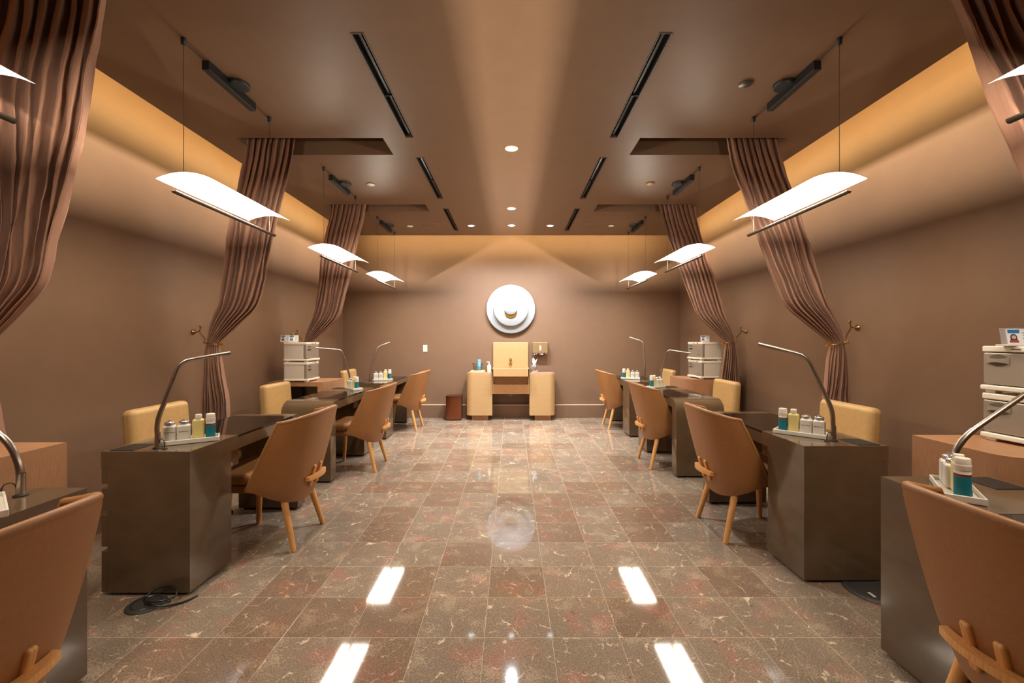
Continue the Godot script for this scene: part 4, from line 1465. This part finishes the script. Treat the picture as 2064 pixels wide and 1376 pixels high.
# ------------------------------------------------------------------ vanity
func build_vanity() -> void:
	var cabs := [[-0.756, -0.322, -1], [0.300, 0.732, 1]]
	for c in cabs:
		var s: int = c[2]
		var x0: float = c[0]
		var x1: float = c[1]
		var t := thing("vanity_cabinet", "pale beech vanity cabinet with one rounded corner, %s of the basin" % row_of(s), "cabinet", W((x0 + x1) * 0.5, 0, 7.30), 0.0, "vanity cabinets")
		var o := t.position
		var r := 0.11
		var shape := func(inset: float) -> PackedVector2Array:
			var p := PackedVector2Array()
			var outer: float = x0 + inset if s < 0 else x1 - inset
			var inner: float = x1 - inset if s < 0 else x0 + inset
			for i in 12:
				var a := PI * 0.5 * i / 11.0
				p.append(Vector2(outer + (r - r * cos(a)) * -s, 7.13 + inset + r - r * sin(a)))
			p.append(Vector2(inner, 7.13 + inset))
			p.append(Vector2(inner, BACK - 0.064))
			p.append(Vector2(outer, BACK - 0.064))
			return p
		var mb := MB.new()
		mb.extrude(shape.call(0.0), Vector3(0, 0.088, 0) - o, Vector3(1, 0, 0), Vector3(0, 0, -1), Vector3(0, 0.686, 0), 0.9)
		put(mb, "carcass", M.beech, t)
		mb = MB.new()
		mb.box(W(x0 + 0.09, 0, 7.20) - o, W(x1 - 0.07, 0.088, 7.39) - o, 0.002)
		put(mb, "plinth", M.beech_across, t)
		var st := thing("stone_top", "speckled pink stone slab on the vanity cabinet, %s" % row_of(s), "slab", W((x0 + x1) * 0.5, 0.774, 7.30), 0.0, "stone slabs on the vanity cabinets")
		mb = MB.new()
		mb.extrude(shape.call(0.014), -st.position + Vector3(0, 0.774, 0), Vector3(1, 0, 0), Vector3(0, 0, -1), Vector3(0, 0.018, 0), 0.9)
		put(mb, "slab", M.stone_slab, st)
	# basin
	var t := thing("washbasin", "square beech coloured washbasin with tall splashback and brass tap", "sink", W(-0.015, 0.44, 7.25))
	var o := t.position
	var mb := MB.new()
	mb.box(W(-0.320, 0.74, 7.42) - o, W(0.290, 1.302, 7.455) - o, 0.010, 3)
	put(mb, "splashback", M.beech, t)
	mb = MB.new()
	mb.box(W(-0.318, 0.742, 7.03) - o, W(0.292, 0.872, 7.052) - o, 0.004, 2)
	mb.box(W(-0.318, 0.742, 7.03) - o, W(-0.296, 0.872, 7.42) - o, 0.004, 2)
	mb.box(W(0.270, 0.742, 7.03) - o, W(0.292, 0.872, 7.42) - o, 0.004, 2)
	mb.box(W(-0.316, 0.742, 7.035) - o, W(0.290, 0.765, 7.42) - o, 0.003)
	put(mb, "trough", M.beech, t)
	mb = MB.new()
	mb.box(W(-0.308, 0.60, 7.19) - o, W(0.284, 0.742, 7.21) - o, 0.002)
	put(mb, "upper_board", M.beech_across, t)
	mb = MB.new()
	mb.box(W(-0.312, 0.445, 7.12) - o, W(0.288, 0.602, 7.14) - o, 0.003)
	put(mb, "lower_board", M.beech_across, t)
	for x in [-0.318, 0.278]:
		mb = MB.new()
		mb.box(W(x, 0.445, 7.13) - o, W(x + 0.016, 0.742, 7.42) - o, 0.002)
		put(mb, "side_cheek", M.beech, t)
	mb = MB.new()
	mb.lathe([Vector2(0.0, -0.035), Vector2(0.011, -0.030), Vector2(0.011, 0.0), Vector2(0.016, 0.004)], 16, Transform3D(Basis(), W(-0.012, 0.445, 7.20) - o))
	put(mb, "waste_pipe", M.chrome, t)
	var fwd := Transform3D(Basis(Vector3(1, 0, 0), PI * 0.5), W(-0.015, 0.925, 7.42) - o)
	mb = MB.new()
	mb.lathe([Vector2(0.0, 0.0), Vector2(0.026, 0.0), Vector2(0.026, 0.006), Vector2(0.012, 0.012), Vector2(0.012, 0.016)], 24, fwd)
	mb.tube(smooth_path([W(-0.015, 0.925, 7.41) - o, W(-0.015, 0.930, 7.34) - o, W(-0.015, 0.922, 7.28) - o, W(-0.015, 0.90, 7.265) - o], 6), 0.012, 14)
	put(mb, "spout", M.brass, t)
	mb = MB.new()
	var lever := []
	for i in 25:
		var a := TAU * i / 24.0
		lever.append(W(-0.015 + cos(a) * 0.016, 1.0 + sin(a) * 0.026, 7.385) - o)
	mb.tube(lever, 0.007, 10, false)
	mb.tube([W(-0.015, 0.985, 7.42) - o, W(-0.015, 0.985, 7.38) - o], 0.009, 12)
	put(mb, "lever", M.brass, t)
	# towel dispenser
	t = thing("paper_towel_dispenser", "bronze metal paper towel dispenser on the wall beside the splashback", "dispenser", W(0.492, 1.115, BACK))
	o = t.position
	mb = MB.new()
	mb.box(W(0.362, 1.118, 7.345) - o, W(0.622, 1.302, 7.458) - o, 0.008, 2)
	put(mb, "case", M.bronze_plate, t)
	mb = MB.new()
	mb.rbox(W(0.493, 1.205, 7.344) - o, Vector3(0.024, 0.080, 0.003), 0.011, 2)
	put(mb, "sight_slot", M.paper, t)
	mb = MB.new()
	mb.sheet(func(u, w): return W(lerpf(0.375, 0.605, u), 1.122 - w * (0.020 + 0.012 * sin(u * 13.0) + 0.008 * sin(u * 29.0)), 7.372 - 0.012 * w + 0.005 * sin(u * 17.0)) - o, 30, 3, 0.0012)
	put(mb, "paper_towel", M.paper, t)
	# tissue cylinder
	t = thing("tissue_holder", "mirror steel tissue cylinder with a white tissue pulled up", "tissue holder", W(0.385, 0.792, 7.26))
	mb = MB.new()
	mb.lathe([Vector2(0.0, 0.0), Vector2(0.060, 0.0), Vector2(0.062, 0.003), Vector2(0.062, 0.112), Vector2(0.058, 0.122), Vector2(0.042, 0.127), Vector2(0.030, 0.128)], 32)
	put(mb, "cylinder", M.chrome, t)
	mb = MB.new()
	mb.sheet(func(u, w): return Vector3((u - 0.5) * lerpf(0.035, 0.085, w) + 0.008 * w, 0.118 + w * (0.105 + 0.022 * sin(u * 7.0)), 0.012 * sin(u * 11.0 + w * 2.0)), 20, 8, 0.001)
	mb.sheet(func(u, w): return Vector3((u - 0.5) * lerpf(0.03, 0.055, w) - 0.010 * w, 0.118 + w * (0.070 + 0.015 * cos(u * 8.0)), 0.014 + 0.012 * cos(u * 9.0 + w)), 20, 8, 0.001)
	put(mb, "tissue", M.paper, t)
	# folded towel, basket, bottles
	t = thing("folded_towel", "folded tan towel under the wire basket", "towel", W(-0.575, 0.792, 7.28))
	mb = MB.new()
	mb.rbox(Vector3(0, 0.009, 0), Vector3(0.250, 0.018, 0.20), 0.008, 3)
	put(mb, "lower_fold", M.towel, t)
	mb = MB.new()
	mb.rbox(Vector3(0.006, 0.026, -0.004), Vector3(0.238, 0.017, 0.19), 0.008, 3)
	put(mb, "upper_fold", M.towel, t)
	t = thing("wire_basket", "small dark wire basket holding a blue bottle", "basket", W(-0.575, 0.8275, 7.28))
	for ring in [[0.0, 0.062], [0.055, 0.072], [0.112, 0.084]]:
		mb = MB.new()
		var loop := []
		for i in 33:
			var a := TAU * i / 32.0
			loop.append(Vector3(cos(a) * ring[1], 0.003 + ring[0], sin(a) * ring[1] * 0.85))
		mb.tube(loop, 0.0028, 6, false)
		put(mb, "hoop", M.lamp_bronze, t)
	for i in 14:
		var a := TAU * i / 14.0
		mb = MB.new()
		mb.tube([Vector3(cos(a) * 0.062, 0.003, sin(a) * 0.053), Vector3(cos(a) * 0.084, 0.115, sin(a) * 0.071)], 0.0023, 5)
		put(mb, "upright_wire", M.lamp_bronze, t)
	mb = MB.new()
	for i in 5:
		var z := -0.036 + i * 0.018
		mb.tube([Vector3(-0.05, 0.002, z), Vector3(0.05, 0.002, z)], 0.0016, 5)
	put(mb, "base_grid", M.lamp_bronze, t)
	for q in [-1.0, 1.0]:
		mb = MB.new()
		mb.tube(smooth_path([Vector3(q * 0.083, 0.113, -0.02), Vector3(q * 0.100, 0.120, -0.012), Vector3(q * 0.100, 0.120, 0.012), Vector3(q * 0.083, 0.113, 0.02)], 5), 0.0026, 6)
		put(mb, "handle", M.lamp_bronze, t)
	t = thing("blue_bottle", "pale blue capped bottle standing in the wire basket", "bottle", W(-0.548, 0.832, 7.28))
	mb = MB.new()
	mb.lathe([Vector2(0.0, 0.0), Vector2(0.029, 0.0), Vector2(0.030, 0.004), Vector2(0.030, 0.125), Vector2(0.024, 0.135), Vector2(0.0, 0.135)], 24)
	put(mb, "bottle_body", M.sky_bottle, t)
	mb = MB.new()
	mb.lathe([Vector2(0.025, 0.135), Vector2(0.026, 0.137), Vector2(0.026, 0.176), Vector2(0.022, 0.180), Vector2(0.0, 0.180)], 24)
	put(mb, "cap", M.sky_bottle, t)
	t = thing("soap_dispenser", "white pump soap bottle beside the basin", "bottle", W(-0.378, 0.792, 7.27))
	mb = MB.new()
	mb.lathe([Vector2(0.0, 0.0), Vector2(0.031, 0.0), Vector2(0.033, 0.004), Vector2(0.033, 0.105), Vector2(0.026, 0.124), Vector2(0.013, 0.132), Vector2(0.013, 0.140), Vector2(0.0, 0.140)], 24)
	put(mb, "bottle_body", M.white_plastic, t)
	mb = MB.new()
	mb.lathe([Vector2(0.014, 0.138), Vector2(0.014, 0.153), Vector2(0.005, 0.155), Vector2(0.005, 0.176), Vector2(0.0, 0.176)], 16)
	mb.tube([Vector3(0.008, 0.178, 0), Vector3(-0.034, 0.180, 0.008), Vector3(-0.040, 0.172, 0.010)], 0.006, 8)
	put(mb, "pump", M.white_plastic, t)
	# waste bin
	t = thing("waste_bin", "copper step waste bin beside the vanity", "waste bin", W(-0.965, 0, 7.26))
	var front := func(grow: float) -> PackedVector2Array:
		var p := PackedVector2Array()
		var hw := 0.128 + grow
		for i in 15:
			var x := lerpf(-1, 1, i / 14.0)
			p.append(Vector2(x * hw, 0.105 + grow + 0.022 * (1.0 - x * x)))
		p.append(Vector2(hw, -0.10 - grow))
		p.append(Vector2(-hw, -0.10 - grow))
		return p
	mb = MB.new()
	mb.extrude(front.call(-0.004), Vector3(0, 0.0, 0), Vector3(1, 0, 0), Vector3(0, 0, 1), Vector3(0, 0.018, 0))
	put(mb, "foot_ring", M.black_plastic, t)
	mb = MB.new()
	mb.extrude(front.call(0.0), Vector3(0, 0.018, 0), Vector3(1, 0, 0), Vector3(0, 0, 1), Vector3(0, 0.362, 0))
	put(mb, "body", M.copper, t)
	mb = MB.new()
	mb.extrude(front.call(0.004), Vector3(0, 0.383, 0), Vector3(1, 0, 0), Vector3(0, 0, 1), Vector3(0, 0.026, 0))
	put(mb, "lid", M.copper, t)
	mb = MB.new()
	mb.rbox(Vector3(-0.146, 0.022, 0.05), Vector3(0.034, 0.012, 0.06), 0.004)
	put(mb, "pedal", M.black_plastic, t)
	# switch
	t = thing("light_switch", "cream wall dimmer switch plate", "switch", W(-1.50, 1.195, BACK))
	mb = MB.new()
	mb.rbox(Vector3(0, 0, 0.004), Vector3(0.074, 0.118, 0.008), 0.003, 2)
	put(mb, "plate", M.white_plastic, t)
	mb = MB.new()
	mb.rbox(Vector3(0.010, 0.004, 0.0095), Vector3(0.018, 0.072, 0.004), 0.001)
	put(mb, "slider", M.warmer_trim, t)
	# round wall light
	t = thing("disc_wall_light", "white stacked disc wall light with a glowing gold centre above the basin", "wall light", W(-0.012, 1.875, BACK))
	var face := Basis(Vector3(1, 0, 0), PI * 0.5)
	mb = MB.new()
	mb.lathe([Vector2(0.0, 0.0), Vector2(0.20, 0.0), Vector2(0.20, 0.03), Vector2(0.412, 0.045), Vector2(0.419, 0.05), Vector2(0.419, 0.056), Vector2(0.414, 0.060), Vector2(0.0, 0.050)], 72, Transform3D(face, Vector3.ZERO))
	put(mb, "outer_disc", M.art_white, t)
	mb = MB.new()
	mb.lathe([Vector2(0.0, 0.050), Vector2(0.14, 0.050), Vector2(0.14, 0.080), Vector2(0.285, 0.098), Vector2(0.292, 0.103), Vector2(0.292, 0.108), Vector2(0.287, 0.112), Vector2(0.0, 0.100)], 72, Transform3D(face, Vector3.ZERO))
	put(mb, "inner_disc", M.art_white, t)
	mb = MB.new()
	mb.lathe([Vector2(0.085, 0.1025), Vector2(0.085, 0.114), Vector2(0.106, 0.120), Vector2(0.106, 0.124), Vector2(0.0, 0.124)], 48, Transform3D(face, Vector3(0, -0.048, 0)))
	put(mb, "gold_disc", M.gold, t)
	mb = MB.new()
	mb.lathe([Vector2(0.0, 0.126), Vector2(0.100, 0.126), Vector2(0.105, 0.130), Vector2(0.105, 0.137), Vector2(0.101, 0.140), Vector2(0.0, 0.140)], 48, Transform3D(face, Vector3(0, 0.004, 0)))
	put(mb, "front_disc", M.art_grey, t)
	mb = MB.new()
	mb.lathe([Vector2(0.070, 0.1035), Vector2(0.070, 0.112), Vector2(0.083, 0.112), Vector2(0.083, 0.1035)], 48, Transform3D(face, Vector3(0, 0.004, 0)))
	put(mb, "glow_ring", M.glow_amber, t)
	for i in 6:
		var a := TAU * i / 6.0
		var l := OmniLight3D.new()
		l.name = "halo_light"
		l.light_energy = 0.012
		l.light_color = Color(1.0, 0.72, 0.38)
		l.light_size = 0.008
		l.omni_range = 8.0
		l.omni_attenuation = 2.0
		l.shadow_enabled = true
		t.add_child(l, true)
		l.position = Vector3(cos(a) * 0.094, 0.004 + sin(a) * 0.094, 0.1185)

# ------------------------------------------------------------------ things on the floor
func build_floor_things() -> void:
	var t := thing("foot_switch", "grey round lamp foot on the floor before the desk, waste bin side", "foot switch", W(-1.86, 0, 2.185))
	var mb := MB.new()
	mb.lathe([Vector2(0.0, 0.0), Vector2(0.084, 0.0), Vector2(0.086, 0.004), Vector2(0.082, 0.009), Vector2(0.0, 0.013)], 40)
	put(mb, "disc", M.disc_grey, t)
	mb = MB.new()
	mb.lathe([Vector2(0.060, 0.0105), Vector2(0.062, 0.0125), Vector2(0.064, 0.0105)], 32)
	put(mb, "groove_ring", M.black_plastic, t)
	t = thing("power_cord", "coiled black power cord lying over the round foot by the desk", "cord", W(-1.80, 0, 2.20))
	var pts := []
	for i in 41:
		var a := TAU * i / 40.0 * 1.25 + 0.4
		pts.append(Vector3(cos(a) * 0.075, 0.022 + 0.028 * maxf(0.0, sin(a + PI)) + 0.0004 * i, sin(a) * 0.048))
	pts.append(Vector3(0.05, 0.014, 0.052))
	pts.append(Vector3(0.12, 0.006, 0.0))
	pts.append(Vector3(0.15, 0.006, -0.055))
	mb = MB.new()
	mb.tube(smooth_path(pts, 3), 0.0048, 8)
	put(mb, "cable", M.black_plastic, t)
	t = thing("foot_switch", "black round floor base with white sticker before the desk, towel dispenser side", "foot switch", W(1.945, 0, 2.305))
	mb = MB.new()
	mb.lathe([Vector2(0.0, 0.0), Vector2(0.136, 0.0), Vector2(0.138, 0.004), Vector2(0.130, 0.010), Vector2(0.112, 0.012), Vector2(0.110, 0.010), Vector2(0.0, 0.012)], 48)
	put(mb, "disc", M.disc_grey, t)
	mb = MB.new()
	mb.rbox(Vector3(-0.055, 0.0125, 0.055), Vector3(0.014, 0.001, 0.042), 0.0003, 1)
	put(mb, "sticker", M.paper, t)

# ------------------------------------------------------------------ main
func _ready() -> void:
	var cam := Camera3D.new()
	cam.name = "camera"
	add_child(cam)
	var near := 0.05
	cam.position = Vector3(0, EYE, 0)
	cam.set_frustum(2.0 * 688.0 / FOC * near, Vector2(1.0 / FOC * near, -4.0 / FOC * near), near, 60.0)
	cam.current = true
	var we := WorldEnvironment.new()
	var env := Environment.new()
	env.background_mode = Environment.BG_COLOR
	env.background_color = Color(0, 0, 0)
	env.tonemap_mode = Environment.TONE_MAPPER_LINEAR
	env.tonemap_exposure = 1.0
	env.sdfgi_enabled = true
	env.ssao_enabled = true
	env.ssil_enabled = true
	we.environment = env
	add_child(we)
	make_materials()
	build_room()
	build_floor()
	build_pendants()
	build_ceiling_fittings()
	build_curtains()
	build_desks()
	build_chairs()
	build_stools()
	build_credenzas()
	build_vanity()
	build_lamps()
	build_trays()
	build_floor_things()
